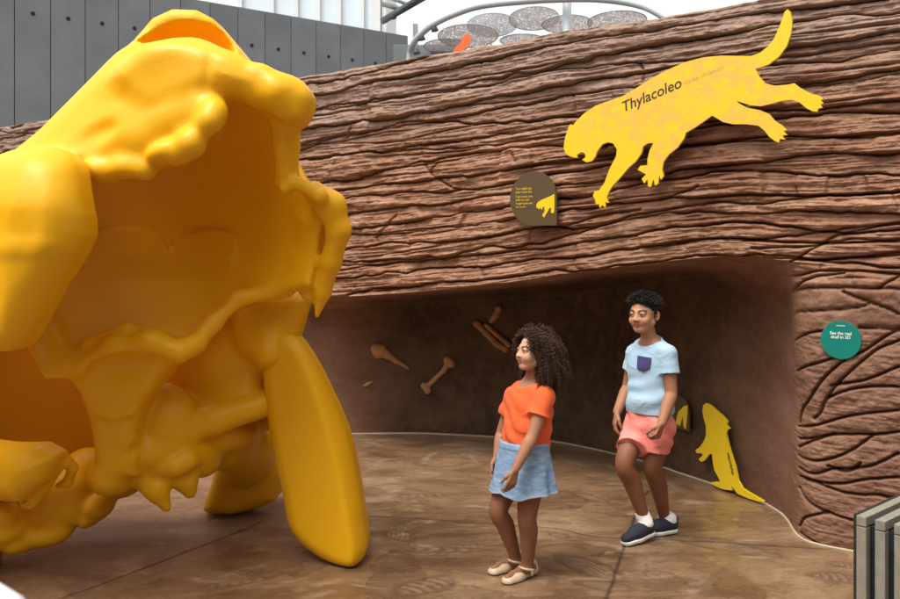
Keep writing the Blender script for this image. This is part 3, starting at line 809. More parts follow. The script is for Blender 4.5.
bone({'pts': [(364, 386, .016), (368, 384, .018), (372, 382, .014)], 'knobs': []}, 'tiny bone fragment low in the cave wall beside the yellow tooth')

# ------------------------------------------------------------------ slatted bench in the right corner
t = NT('weathered_timber'); v = t.coord((1, 1, .35), 'Object'); info_ = t.node('ShaderNodeObjectInfo')
c = t.ramp(t.noise(v, 30, 6, .65), [(.3, (.16, .155, .14)), (.6, (.27, .255, .225))]); c = t.mix(t.math('MULTIPLY', info_.outputs['Random'], .55), c, (.26, .235, .16))
t.set(Base_Color=c, Roughness=.65); t.bump(t.noise(v, 90, 4), .25, .003); TIMB = t.m
DARK = simple('bench_frame', (.02, .024, .022), .5)
bc = P(853.5, 518, 3.97); bd = Vector((.66, -.75, 0)).normalized()    # along the row of slats
bn = Vector((.75, .66, 0)).normalized()                                # the slats' long direction
hB = .448
M = Matrix(((bd.x, bn.x, 0, bc[0]), (bd.y, bn.y, 0, bc[1]), (0, 0, 1, 0), (0, 0, 0, 1)))
bench = tag(empty('slatted_bench', matrix=M), 'bench of thin grey timber slats folded over its edge with dark gaps between', 'bench')
for k in range(9):
    x = .034 + k * .082
    MB().box((x, .33, hB - .022), (.044, .66, .044), bevel=.004).box((x, .0225, (hB - .047) / 2), (.044, .045, hB - .048), bevel=.004).build('slat', TIMB, bench, Matrix.Identity(4))
MB().box((.37, .34, hB - .10), (.735, .58, .10)).box((.37, .07, hB / 2 - .03), (.735, .03, hB - .08)).box((-.002, .26, hB / 2 + .006), (.018, .47, hB - .02)).build('frame', DARK, bench, Matrix.Identity(4))

# white rounded rail end in the bottom left corner
RAIL = simple('white_enamel', (.72, .76, .8), .25)
a = P(-60, 566, 1.25); b = P(10, 610, 1.12)
e0 = a + (b - a) * -1.2
MB().tube([(e0[0] - .07, e0[1], 0), e0 + np.array([-.07, 0, -.12]), e0 + np.array([-.05, 0, -.03]), e0, a, b, b + np.array([.06, -.03, -.10]), b + np.array([.07, -.04, -.5]), (b[0] + .07, b[1] - .04, 0)], .021, 16).build('white_rail', RAIL)
tag(bpy.data.objects['white_rail'], 'white rounded rail end cut off by the corner in front of the yellow skull', 'rail')

# ------------------------------------------------------------------ behind the rock: concrete wall, glass building, steelwork
t = NT('cast_concrete'); v = t.coord(); oi = t.node('ShaderNodeObjectInfo')
vr = t.node('ShaderNodeVectorMath', operation='ADD'); t.l.new(v, vr.inputs[0]); cmb = t.node('ShaderNodeCombineXYZ'); t.put(cmb.inputs[0], t.math('MULTIPLY', oi.outputs['Random'], 50)); t.l.new(cmb.outputs[0], vr.inputs[1]); v2 = vr.outputs[0]
c = t.ramp(t.noise(v2, 1.3, 7, .6), [(.3, (.12, .135, .15)), (.7, (.185, .205, .22))]); c = t.mix(t.math('MULTIPLY', oi.outputs['Random'], .35), c, (.125, .142, .16))
c = t.mix(t.ramp(t.noise(v2, 60, 3), [(.62, 0), (.75, .5)]), c, (.07, .077, .085))
t.set(Base_Color=c, Roughness=.75); t.bump(t.noise(v2, 40, 4), .2, .006); CONC = t.m
C0 = np.array([-3.43, 12.0]) * 1.2; C1 = np.array([-.67, 14.0]) * 1.2; cd = (C1 - C0) / np.linalg.norm(C1 - C0); HT = CAM_H + 250 / FPX * 12 * 1.2
JX = [189, 219, 248, 274, 300, 323, 346, 367, 387, 408]
Mw = frame((C1[0], C1[1], 0), (cd[0], cd[1], 0), (cd[1], -cd[0], 0))
cw = tag(empty('concrete_wall', matrix=Mw), 'tall dark grey concrete wall of upright panels behind the rock', 'wall')
pw = np.linalg.norm(C1 - C0) / 8.35
hole = simple('tie_hole', (.012, .012, .012), .9)
def panel_mesh():
    g = .010
    m = MB(); m.box((-pw / 2, HT / 2, -.1), (pw - g, HT, .2), bevel=.006)
    return m.mesh('panel')
pm = panel_mesh(); pm.materials.append(CONC)
hm = MB().tube([(-pw / 2, HT - .62, -.02), (-pw / 2, HT - .62, .004)], .032, 16).mesh('tie_hole'); hm.materials.append(hole)
for k in range(34):
    o = link('panel', pm, None, cw, Matrix.Translation((-k * pw, 0, 0)))
    h = bpy.data.objects.new('tie_hole', hm); COL.objects.link(h); h.parent = o
MB().box((-17 * pw, HT / 2, -.13), (34 * pw, HT - .02, .08)).build('backing', DARK, cw, Matrix.Identity(4))
MB().box((.35, HT / 2 - .35, -.4), (.6, HT - .7, .4), bevel=.006).build('end_pier', CONC, cw, Matrix.Identity(4))

GLS = simple('pale_glass', (.60, .70, .76), .12, var=.1, scale=.4); FRM = simple('pale_aluminium', (.62, .66, .68), .4); WH = simple('white_render', (.74, .77, .78), .7)
gY = 26.0
gb = tag(empty('glass_building', (P(340, 20, gY)[0], gY, 0)), 'pale glass fronted building rising behind the grey concrete wall', 'building')
def gpart(name, mat, x0, x1, z0, z1, y0, y1, bevel=0):
    return MB().box(((x0 + x1) / 2, (y0 + y1) / 2, (z0 + z1) / 2), (x1 - x0, y1 - y0, z1 - z0), bevel=bevel).build(name, mat, gb)
xs_ = [P(px, 0, gY)[0] for px in (240, 272, 296, 318, 339, 362, 384)]
gpart('wall', WH, xs_[0] - 3, xs_[-1], 0, 12.0, gY + .3, gY + 6)
for i in range(6):
    gpart('window_pane', GLS, xs_[i] + .06, xs_[i + 1] - .06, 5, 11.6, gY + .1, gY + .16)
for i in range(7): gpart('mullion', FRM, xs_[i] - .06, xs_[i] + .06, 4, 11.9, gY - .02, gY + .22)
gpart('corner_post', FRM, xs_[-1] - .45, xs_[-1] - .1, 4, 12, gY - .1, gY + .1)
GREY = simple('galvanised_steel', (.36, .40, .43), .45, .0, var=.12); DST = simple('dark_steel', (.085, .10, .11), .45, .3)
can = tag(empty('steel_canopy', tuple(P(400, 10, 16))), 'dark steel canopy beams jutting out beside the glass building', 'canopy')
a, b = P(384, 20, 16), P(428, -6, 13.5)
MB().tube([a, b], [.085, .085], 4).build('beam', DST, can)
MB().tube([P(383, 4, 16.3), P(402, 9, 15)], .05, 6).build('beam', DST, can); MB().tube([P(388, -3, 16.3), P(410, 5, 14.6)], .035, 6).build('strut', DST, can)
for px, py in ((393, 17),):
    l = MB().tube([P(px, py - 3, 15.3), P(px + 1.4, py + 1.5, 15.3)], [.03, .05], 10).build('spotlight', DST, can)
arch = tag(empty('steel_arch', tuple(P(409, 55, 11))), 'grey tubular steel arch curving over the top of the rock wall', 'arch')
AP = [(408, 75, 11.4), (410, 54, 11.4), (413, 44, 11.3), (420, 35, 11.2), (432, 25, 11.1), (452, 15, 11), (480, 6, 10.9), (520, 1.5, 10.7), (560, -1, 10.5), (600, -1, 10.2), (635, 4, 10), (656, 12, 9.8), (680, 30, 9.6), (690, 60, 9.5)]
MB().tube(smooth_path([P(*p) for p in AP], 5), .042, 12).build('pipe', GREY, arch)
for px, py, yy in ((421, 38, 11.2), (434, 29, 11.1), (416, 52, 11.3)):
    MB().tube([P(px, py - 3, yy), P(px + 1, py + 2, yy)], [.03, .05], 8).build('spotlight', DST, arch)
post = MB().tube([P(567, 60, 10.6) * np.array([1, 1, 0]), P(567, -40, 10.6)], .055, 14).build('steel_post', GREY)
tag(post, 'round grey steel post standing under the arch behind the rock wall', 'post')
pp = MB().box((*P(415.5, 30, 15)[:2], P(415.5, 24, 15)[2] / 2), (.09, .09, P(415.5, 24, 15)[2])).build('steel_post', GREY); tag(pp, 'short square grey post between the canopy and the start of the arch', 'post')
bw = MB().box((*(P(425, 45, 13.5)[:2] + [0, .3]), P(425, 42, 13.5)[2] / 2), (1.0, .3, P(425, 42, 13.5)[2]), bevel=.01).build('low_wall', CONC); tag(bw, 'low grey wall seen under the start of the steel arch', 'wall')
t = NT('perforated_sheet'); v = t.coord()
vo = t.node('ShaderNodeTexVoronoi'); t.l.new(v, vo.inputs['Vector']); vo.inputs['Scale'].default_value = 30
h = t.ramp(vo.outputs['Distance'], [(.36, 0.0), (.44, 1.0)])
t.set(Base_Color=(.62, .65, .72), Roughness=.5, Alpha=t.math('MULTIPLY_ADD', h, .55, .15)); PERF = t.m
dn = ('largest', 'x')
for i, (px, py, rx, ry, Yd, lab) in enumerate(((468, 36, 30, 11.5, 13.0, 'perforated grey shade disc directly above the orange leaf'), (492, 25, 25, 11.5, 13.6, 'perforated grey shade disc overlapping the one above the orange leaf'),
        (534, 18.5, 25, 11.5, 13.2, 'highest perforated grey shade disc, left of the round steel post'), (567, 24, 25, 9, 12.4, 'perforated grey shade disc cut by the round steel post'), (617, 21, 29, 10, 11.8, 'plain grey shade disc under the right end of the steel arch'), (446, 46, 22, 7, 13.4, 'low grey shade disc at the left, behind the orange leaf'), (522, 40, 22, 6, 14, 'low grey shade disc just showing above the rock, below the highest disc'))):
    c = P(px, py, Yd); R_ = rx / FPX * Yd; el_ = math.atan2(c[2] - CAM_H, Yd); tilt = math.asin(min(.95, ry / rx)) - el_
    Md = Matrix.Translation(Vector(c)) @ Matrix.Rotation(-tilt, 4, 'X')
    d = tag(empty('shade_disc', matrix=Md), lab, 'shade disc', 'shade discs above the rock')
    MB().plate([(R_ * math.cos(a), R_ * math.sin(a)) for a in np.linspace(0, 2 * math.pi, 49)[:-1]], -.006, .006).build('sheet', PERF, d, Matrix.Identity(4))
    ring = [(R_ * math.cos(a), R_ * math.sin(a), 0) for a in np.linspace(0, 2 * math.pi, 49)]
    MB().tube(ring, .009, 6, cap=False).build('rim', GREY, d, Matrix.Identity(4))
    MB().tube([c + np.array([0, R_ * .9, .0]) * [1, 1, 0] + np.array([0, 0, -.15]), (c[0], c[1] + R_ * .9, 0)], .016, 8).build('stem', GREY, d)
ORF = simple('orange_plastic', (.85, .13, .03), .45)
lf = trace(frame(P(462, 44, 12.2), (1, 0, 0), (0, -1, 0)), [(452, 54), (456, 47), (461, 43), (463, 37), (467, 34), (471, 36), (471, 42), (467, 48), (462, 51), (458, 60), (452, 62)])
lo_ = MB().plate(lf, -.05, .05).build('orange_leaf', ORF, None, frame(P(462, 44, 12.2), (1, 0, 0), (0, -1, 0))); tag(lo_, 'bright orange leaf-shaped piece poking above the rock wall', 'play piece')
MB().tube([(P(455, 58, 12.2)), (P(455, 58, 12.2) * np.array([1, 1, 0]))], .03, 8).build('stem', ORF, lo_)
# ------------------------------------------------------------------ walk-in yellow skull
t = NT('yellow_plastic'); v = t.coord()
c = t.mix(t.noise(v, 3, 4), (.78, .395, .005), (.83, .435, .007))
sc_ = t.noise(v, 24, 8, .75)
c = t.mix(t.ramp(sc_, [(.60, 0), (.75, .35)]), c, (.74, .38, .015))
t.set(Base_Color=c, Roughness=t.ramp(t.noise(v, 9, 6, .6), [(.3, .34), (.7, .52)])); t.b.inputs['Specular IOR Level'].default_value = .28
t.bump(t.math('ADD', t.noise(v, 5, 4), t.math('MULTIPLY', t.noise(v, 60, 4), .03)), .16, .03)
YP = t.m
f = Field((-3.3, 2.9, -.02), (.05, 6.1, 3.02), .0128)
Q = P
# forehead: a thick sheet leaning back from the cavity's upper rim to the skyline
def brow_d(x, z):
    ax_, az_ = Q(170, 120, 4.0)[[0, 2]]
    u = -(x - ax_) * .62 + (z - az_) * .78
    return 4.06 + .30 * np.clip(u, -.3, .9) + .35 * np.clip(u, 0, .9) ** 2 + .02 * np.sin((x - z) * 4)
f.plate([(-60, 205), (-40, 176), (0, 160), (40, 128), (80, 84), (112, 50), (140, 30), (165, 24), (205, 40), (245, 66), (262, 92), (222, 112), (200, 140), (150, 160), (95, 168), (60, 215), (-60, 260)], brow_d, .19, .13, .03, Yref=4.15)
f.ell(Q(5, 235, 4.6), (.30, .3, .42), k=.08)
f.ell(Q(165, 115, 4.42), (.27, .2, .27), k=.06)
# brow over the cavity: a thick flat-topped band with a blunt end
brow = smooth_path([(112, 78), (138, 50), (158, 42), (182, 41), (212, 49), (242, 57), (266, 69), (290, 74), (305, 83), (312, 98), (306, 117), (296, 124), (280, 117), (256, 108), (232, 98), (212, 92), (190, 100), (150, 112)], 3, True)
f.plate([tuple(p_) for p_ in brow], lambda x, z: 4.0 + .10 * np.clip((x + 1.1) * 1.2, -.5, .5) ** 2 + .1 * np.clip(-1.35 - x, 0, .5), .135, .085, .06, Yref=3.95)
f.chain([Q(208, 52, 3.85), Q(206, 90, 3.84)], .010, .03, 'sub')
f.chain([Q(262, 72, 3.92), Q(276, 92, 3.90), Q(286, 112, 3.93)], [.02, .03, .02], .08)
f.chain([Q(126, 46, 4.16), Q(134, 62, 4.08), Q(138, 74, 4.03)], .010, .025, 'sub')
f.ell(Q(142, 84, 4.06), (.16, .09, .09), axes=[(1, 0, .35), (0, 1, 0), (-.35, 0, 1)], k=.08)
# nasal opening: a thin arched shell scooped out behind the brow
f.plate([(124, 62), (138, 38), (154, 19), (174, 10), (198, 11), (215, 20), (232, 40), (252, 64), (252, 78), (130, 78)], 4.37, .14, .06, .05, Yref=4.3)
f.ell(Q(187, 47, 4.19), (.225, .19, .138), k=.02, op='sub')
f.ell(Q(95, 138, 3.90), (.09, .03, .04), axes=[(1, 0, .6), (0, 1, 0), (-.6, 0, 1)], k=.06, op='sub')
# left cheek lobe: a flat-sided block tapering to a blunt point, with a crease across it
lobe = smooth_path([(-70, 178), (-10, 152), (30, 146), (58, 148), (78, 160), (88, 182), (97, 236), (70, 284), (40, 334), (26, 347), (4, 348), (-20, 334), (-70, 330)], 3, True)
def lobe_d(x, z):
    a = Q(46, 240, 3.55); e = x - (a[0] + .10 * (z - a[2])); zz = z - a[2]
    return 3.64 + .38 * (np.sqrt(np.maximum(e, 0) ** 2 + .002) - .045) + .55 * (np.sqrt(np.maximum(-e - .10, 0) ** 2 + .001) - .03) + .9 * np.clip(zz - .12, 0, .4) ** 1.5 + .10 * np.clip(-zz - .05, 0, .4) + .010 * sstep(-.03, -.10, zz) - .006 * sstep(.03, -.02, zz)
f.plate([tuple(p_) for p_ in lobe], lobe_d, .17, .12, .09, Yref=3.73)
f.chain([Q(26, 200, 3.98), Q(40, 260, 3.85)], [.17, .15], .06)
f.chain([Q(-60, 190, 4.0), Q(-50, 250, 3.8), Q(-60, 330, 3.8)], [.22, .24, .18], .1)
f.chain([Q(25, 232, 3.42), Q(20, 290, 3.44), Q(14, 345, 3.46)], .014, .05, 'sub')
# lumpy upper rim
f.chain([Q(90, 160, 4.02), Q(150, 145, 3.97), Q(205, 112, 3.94)], [.10, .11, .105], .04)
for px, py, Y_, r in ((100, 172, 3.91, .05), (122, 168, 3.89, .045), (146, 170, 3.89, .045), (111, 174, 3.92, .03), (134, 168, 3.90, .03), (191, 144, 3.83, .066), (209, 122, 3.83, .055), (216, 111, 3.86, .045), (176, 154, 3.85, .05)):
    f.sph(Q(px, py, Y_), r, .06)
f.ell(Q(166, 152, 3.86), (.085, .07, .05), axes=[(1, 0, .3), (0, 1, 0), (-.3, 0, 1)], k=.02)
f.chain([Q(150, 152, 3.75), Q(170, 158, 3.74), Q(192, 157, 3.735), Q(205, 146, 3.74)], .010, .014, 'sub')
f.chain([Q(158, 140, 3.76), Q(176, 142, 3.745), Q(192, 132, 3.74)], .010, .012, 'sub')
# right rim and lobe
f.chain([Q(284, 112, 4.1), Q(286, 145, 4.15), Q(287, 182, 4.2)], [.085, .055, .06], .05)
for px, py, r in ((285, 188, .03), (293, 183, .034), (302, 185, .034), (311, 190, .038), (283, 130, .04), (289, 160, .035), (284, 172, .03), (320, 196, .04)): f.sph(Q(px, py, 4.15), r, .02)
f.chain([Q(314, 192, 4.25), Q(331, 206, 4.25), Q(339, 230, 4.27), Q(331, 262, 4.32), Q(323, 292, 4.38), Q(317, 315, 4.4)], [.055, .07, .056, .05, .04, .016], .03)
f.chain([Q(318, 225, 4.42), Q(312, 262, 4.46), Q(312, 292, 4.44)], [.10, .09, .06], .04)
# back wall of the cavity, with the heart-shaped step in the palate
def bowl(x, z):
    cx, cz = Q(190, 230, 4.6)[[0, 2]]
    r2 = ((x - cx) / .60) ** 2 + ((z - cz) / .72) ** 2
    return 4.78 - .28 * np.clip(r2, 0, 1.9) - .03 * np.sin((x - cx) * 4)
f.plate([(60, 150), (150, 120), (230, 95), (292, 100), (300, 160), (330, 215), (318, 285), (290, 292), (240, 295), (206, 328), (184, 350), (150, 342), (110, 348), (92, 370), (74, 370), (52, 330), (40, 250)], bowl, .085, .05, .04, Yref=4.55)
heart = smooth_path([(90, 262), (93, 236), (118, 227), (142, 230), (158, 240), (165, 250), (173, 241), (188, 232), (212, 229), (232, 234), (238, 250), (220, 285), (165, 330), (110, 300)], 3, True)
f.plate([tuple(h_) for h_ in heart], lambda x, z: bowl(x, z) - .082 + .040 * np.clip((Q(0, 256, 4.6)[2] - z) / .16, 0, 1), .032, .008, .006, Yref=4.6)
f.chain([Q(50, 326, 4.33), Q(66, 362, 4.29), Q(84, 366, 4.28), Q(113, 347, 4.27), Q(150, 342, 4.27), Q(180, 352, 4.30), Q(196, 344, 4.36), Q(212, 325, 4.42), Q(240, 298, 4.48), Q(285, 290, 4.50)], [.04, .04, .04, .042, .042, .042, .04, .036, .034, .04], .06)
f.chain([Q(88, 342, 4.31), Q(126, 329, 4.33), Q(162, 337, 4.31)], .024, .05)
# middle column flaring up into the palate
f.plate([(60, 352), (90, 345), (112, 340), (150, 336), (194, 344), (178, 362), (159, 384), (143, 408), (135, 434), (134, 480), (92, 484), (92, 440), (90, 418), (82, 392)], lambda x, z: 4.42 + .20 * np.clip(1.15 - z, 0, 1), .14, .06, .05, Yref=4.4)
f.ell(Q(120, 374, 4.26), (.165, .075, .10), k=.035, op='sub')
f.chain([Q(117, 392, 4.16), Q(114, 420, 4.22), Q(112, 462, 4.30)], [.11, .085, .07], .04, 'sub')
f.chain([Q(100, 414, 4.34), Q(114, 417, 4.355), Q(130, 413, 4.34)], .012, .03)
# dark recess behind
f.plate([(-70, 320), (60, 320), (110, 360), (200, 330), (296, 285), (292, 420), (250, 440), (205, 452), (160, 480), (110, 490), (60, 505), (-70, 520)], lambda x, z: 5.12 + .12 * np.sin(x * 3), .10, .06, .05, Yref=5.05)
f.chain([(-2.95, 3.7, .95), (-2.95, 5.05, .95)], .33, .1); f.chain([(-2.95, 3.7, 1.5), (-2.95, 5.05, 1.5)], .36, .1)  # unseen side wall added past the left edge to block light
Q3 = lambda px, py, Y: P(px, py, Y + .30)
# lower left: shelf, curl and lumps
f.plate([(-80, 442), (20, 440), (56, 438), (74, 448), (66, 470), (40, 492), (-80, 500)], lambda x, z: 4.42 + .15 * np.sin(x * 4), .16, .12, .05, Yref=4.4)
f.chain([Q3(30, 500, 4.02), Q3(46, 480, 4.02), Q3(55, 467, 4.02), Q3(66, 461, 4.05), Q3(73, 468, 4.09), Q3(68, 482, 4.12), Q3(58, 486, 4.12)], [.05, .04, .03, .026, .026, .024, .016], .018)
f.sph(Q3(62, 474, 3.98), .028, .015, 'sub')
f.chain([Q3(-30, 478, 3.98), Q3(0, 488, 3.98), Q3(24, 490, 4.02)], [.05, .045, .03], .025)
f.chain([Q3(-20, 500, 3.95), Q3(14, 502, 3.97), Q3(34, 496, 4.0)], [.012, .012, .01], .02, 'sub')
for px, py, Y_, rx, rz in ((42, 532, 4.3, .15, .075), (22, 540, 4.25, .08, .06), (72, 510, 4.4, .10, .085), (60, 530, 4.36, .06, .05), (100, 503, 4.45, .07, .085), (92, 516, 4.44, .04, .05), (122, 482, 4.55, .11, .08), (146, 474, 4.6, .08, .07), (8, 528, 4.2, .12, .09), (60, 485, 4.4, .18, .12), (-30, 522, 4.15, .2, .14), (86, 470, 4.5, .12, .12)):
    f.ell(Q3(px, py, Y_), (rx, .15, rz), k=.03)
for a_, b_, r_ in (((20, 520, 4.12), (46, 512, 4.2), .014), ((66, 494, 4.26), (88, 500, 4.3), .014), ((100, 480, 4.4), (112, 492, 4.42), .012), ((40, 505, 4.14), (58, 512, 4.2), .014)): f.rc(Q3(*a_), Q3(*b_), r_, r_, .03, 'sub')
f.chain([Q3(2, 515, 4.12), Q3(-2, 535, 4.14), Q3(-6, 545, 4.30), Q3(-8, 558, 4.34)], [.08, .065, .055, .05], .03)
f.ell(Q(44, 500, 4.68), (.24, .16, .15), k=.05); f.ell(Q(192, 378, 4.95), (.24, .14, .22), k=.06); f.ell(Q(112, 476, 4.55), (.12, .14, .1), k=.05)
# lower right: the bulb, the knobs and the bar running back to the far tooth
f.ell(Q(168, 425, 4.68), (.17, .16, .23), axes=[(1, 0, .25), (0, 1, 0), (-.25, 0, 1)], k=.03)
f.ell(Q(228, 340, 4.95), (.34, .20, .36), k=.06)
f.plate([(178, 398), (214, 378), (252, 366), (262, 378), (262, 402), (236, 412), (205, 420), (190, 440)], lambda x, z: 4.88 + 0 * x, .13, .12, .06, Yref=4.8)
f.chain([Q(190, 432, 4.68), Q(214, 420, 4.72), Q(285, 398, 4.80)], [.05, .075, .07], .06)
f.ell(Q(215, 432, 4.95), (.24, .20, .13), k=.05)
f.chain([Q(158, 468, 4.58), Q(176, 466, 4.57), Q(186, 460, 4.6), Q(200, 452, 4.75)], [.05, .055, .06, .07], .022)
f.chain([Q(144, 476, 4.6), Q(157, 490, 4.58), Q(166, 507, 4.58)], [.075, .058, .026], .03)
f.ell(Q(150, 450, 4.62), (.15, .14, .12), k=.04); f.ell(Q(190, 455, 4.78), (.16, .14, .12), k=.04)
f.chain([Q(170, 474, 4.62), Q(186, 480, 4.66), Q(190, 492, 4.66)], [.06, .06, .035], .03)
f.ell(Q(204, 462, 4.8), (.09, .11, .08), k=.03)
f.sph(Q(137, 452, 4.40), .045, .02, 'sub'); f.chain([Q(152, 472, 4.5), Q(172, 478, 4.5)], .013, .02, 'sub')
f.chain([Q(225, 440, 5.05), Q(246, 450, 5.3), Q(246, 470, 5.5)], [.17, .17, .15], .06)
f.plate([(225, 296), (300, 290), (309, 300), (302, 325), (295, 350), (262, 372), (235, 350)], 4.82, .16, .12, .05, Yref=4.75)
f.chain([Q(272, 352, 4.70), Q(276, 330, 4.78)], [.09, .1], .06)
V_, F_ = f.mesh(); nn = f.normals(V_)
V_ = V_ + nn * (.004 * fbm(V_[:, 0] * 3.2, V_[:, 1] * 3.2, V_[:, 2] * 3.2, 2))[:, None]
skull = tag(empty('skull_sculpture', (-1.6, 4.5, 0)), 'giant glossy yellow animal skull sculpture open at the front and standing on its long teeth', 'sculpture')
link('skull_shell', np_mesh('skull_shell', V_, F_), YP, skull)
# near tooth
f = Field((-1.25, 4.15, -.01), (-.3, 5.1, 1.35), .011)
TO = [tuple(p_) for p_ in smooth_path([(256, 360), (262, 340), (278, 334), (295, 341), (311, 364), (328, 398), (345, 438), (356, 482), (363, 522), (367, 550), (356, 566), (340, 567), (318, 560), (298, 549), (284, 532), (277, 500), (269, 468), (262, 430), (257, 390)], 3, True)]
xr0, xr1 = Q(300, 345, 4.58), Q(354, 560, 4.58)
def cx_(x, z):
    xr = xr1[0] + (xr0[0] - xr1[0]) * np.clip((z - xr1[2]) / (xr0[2] - xr1[2]), 0, 1) ** 1.4
    e = x - xr
    return 4.64 + .08 * np.clip(z, 0, 1.2) + .9 * (np.sqrt(np.maximum(e, 0) ** 2 + .0003) - .017) + .42 * (np.sqrt(np.minimum(e, 0) ** 2 + .0008) - .028)
f.plate(TO, cx_, .15, .075, .02, Yref=4.58)
f.chain([Q(272, 372, 4.40), Q(290, 415, 4.43), Q(312, 470, 4.43)], [.02, .035, .02], .08, 'sub')
f.half((0, 0, .004), (0, 0, -1), .03)
V_, F_ = f.mesh(); link('tooth', np_mesh('tooth', V_, F_), YP, skull)
f = Field((-1.75, 5.15, -.01), (-.9, 5.95, .75), .012)
f.plate([(222, 450), (278, 420), (285, 470), (278, 498), (262, 505), (234, 513), (212, 512), (205, 506), (214, 480)], 5.55, .19, .10, .02, Yref=5.5)
f.chain([Q(240, 470, 5.33), Q(232, 510, 5.33)], .03, .05, 'sub')
f.half((0, 0, .004), (0, 0, -1), .03)
V_, F_ = f.mesh(); link('tooth', np_mesh('tooth', V_, F_), YP, skull)
# ------------------------------------------------------------------ the two children
ZV = np.array([0, 0, 1.0])
def nrm(v): v = np.array(v, float); return v / np.linalg.norm(v)


class Head:
    def __init__(s, c, F, U, H):
        s.c = np.array(c, float); s.F = nrm(F); s.L = nrm(np.cross(U, s.F)); s.U = np.cross(s.F, s.L); s.H = H
        s.A = np.stack([s.L, s.F, s.U])
    def p(s, l, f, u): return s.c + s.H * (l * s.L + f * s.F + u * s.U)
    def loc(s, V): return ((V - s.c) @ s.A.T) / s.H
    def add(s, f, neck, nr=.27, wide=1.0, cheek=.135):
        H = s.H
        f.ell(s.p(0, -.07, .11), np.array([.365, .43, .385]) * H, s.A, .02 * H)
        f.ell(s.p(0, .12, -.15), np.array([.30 * wide, .285, .335]) * H, s.A, .10 * H)
        for q in (-1, 1):
            f.rc(s.p(q * .265, -.03, -.22), s.p(q * .085, .25, -.42), .085 * H, .065 * H, .10 * H)
            f.sph(s.p(q * .18 * wide, .262, -.16), .0 * H + cheek * H, .09 * H)
            f.rc(s.p(q * .06, .375, .09), s.p(q * .22, .315, .09), .03 * H, .03 * H, .08 * H)
        f.sph(s.p(0, .29, -.415), .07 * H, .09 * H)
        for q in (-1, 1): f.sph(s.p(q * .155, .445, .0), .062 * H, .06 * H, 'sub')
        for q in (-1, 1):
            f.sph(s.p(q * .152, .325, .0), .082 * H, .012 * H)
            f.chain([s.p(q * .225, .335, .006), s.p(q * .155, .380, .032), s.p(q * .085, .358, .004)], .012 * H, .03 * H)
            f.chain([s.p(q * .22, .335, -.014), s.p(q * .155, .372, -.034), s.p(q * .085, .358, -.01)], .009 * H, .03 * H)
        f.rc(s.p(0, .37, .02), s.p(0, .462, -.14), .030 * H, .050 * H, .07 * H)
        for q in (-1, 1): f.sph(s.p(q * .06, .425, -.15), .042 * H, .035 * H)
        f.chain([s.p(-.112, .365, -.25), s.p(-.035, .405, -.245), s.p(0, .408, -.25), s.p(.035, .405, -.245), s.p(.112, .365, -.25)], [.012 * H, .022 * H, .02 * H, .022 * H, .012 * H], .03 * H)
        f.chain([s.p(-.10, .375, -.272), s.p(0, .392, -.302), s.p(.10, .368, -.272)], [.012 * H, .03 * H, .012 * H], .03 * H)
        f.chain([s.p(-.125, .385, -.246), s.p(0, .438, -.277), s.p(.125, .385, -.246)], .008 * H, .012 * H, 'sub')
        for q in (-1, 1):
            ax = np.stack([s.L * q * .9 + s.F * .42, s.F * .9 - s.L * q * .42, s.U])
            f.ell(s.p(q * .39, -.06, -.03), np.array([.032, .095, .15]) * H, ax, .015 * H)
            f.ell(s.p(q * .425, -.04, -.02), np.array([.022, .05, .085]) * H, ax, .02 * H, 'sub')
        f.chain([s.p(0, -.12, -.25), neck], [nr * H, nr * H * 1.04], .07 * H)
    def paint(s, col, V, lip, brow, look=0.0, iris=(.02, .011, .007)):
        q = s.loc(V); l, f_, u = q[:, 0], q[:, 1], q[:, 2]; fr = f_ > .24
        al = np.abs(l)
        bl = np.exp(-((al - .17) / .10) ** 2 - ((u + .15) / .09) ** 2) * fr           # warm cheeks
        col[:] = col * (1 - .22 * bl[:, None] * np.array([0, .5, .5]))
        ey = ((al - .153) / .062) ** 2 + ((u + .002) / .022) ** 2
        def put(m, c): col[:] = col * (1 - m[:, None]) + np.array(c) * m[:, None]
        put(np.clip(1.6 - ey, 0, 1) * fr, (.30, .25, .225))
        ir = np.minimum(((l - .153 - look) / .031) ** 2, ((l + .153 - look) / .031) ** 2) + (u / .031) ** 2
        put(np.clip(1.8 - 1.2 * ir, 0, 1) * (ey < 1.25) * fr, iris)
        lid = np.exp(-((u - (.028 - 2.6 * (al - .153) ** 2)) / .014) ** 2) * (np.abs(al - .153) < .085) * fr
        put(lid * .95, (.03, .016, .011))
        br = np.exp(-((u - (.088 + .03 * np.clip((al - .06) / .1, 0, 1) - .35 * np.clip(al - .19, 0, 1))) / .024) ** 2) * (al > .055) * (al < .25) * fr
        put(np.clip(br * 1.5, 0, 1), brow)
        lp = np.exp(-((u + .278 - .22 * al) / .040) ** 4) * np.clip(1.5 - (al / .10) ** 2, 0, 1) * (f_ > .33)
        put(np.clip(lp, 0, 1) * .75, lip)
        put(np.exp(-((u + .278 - .26 * al) / .009) ** 2) * (al < .12) * (f_ > .33) * .7, np.array(lip) * .35)
        put(np.exp(-((al - .04) / .02) ** 2 - ((u + .182) / .018) ** 2) * (f_ > .36) * .7, (.05, .022, .015))


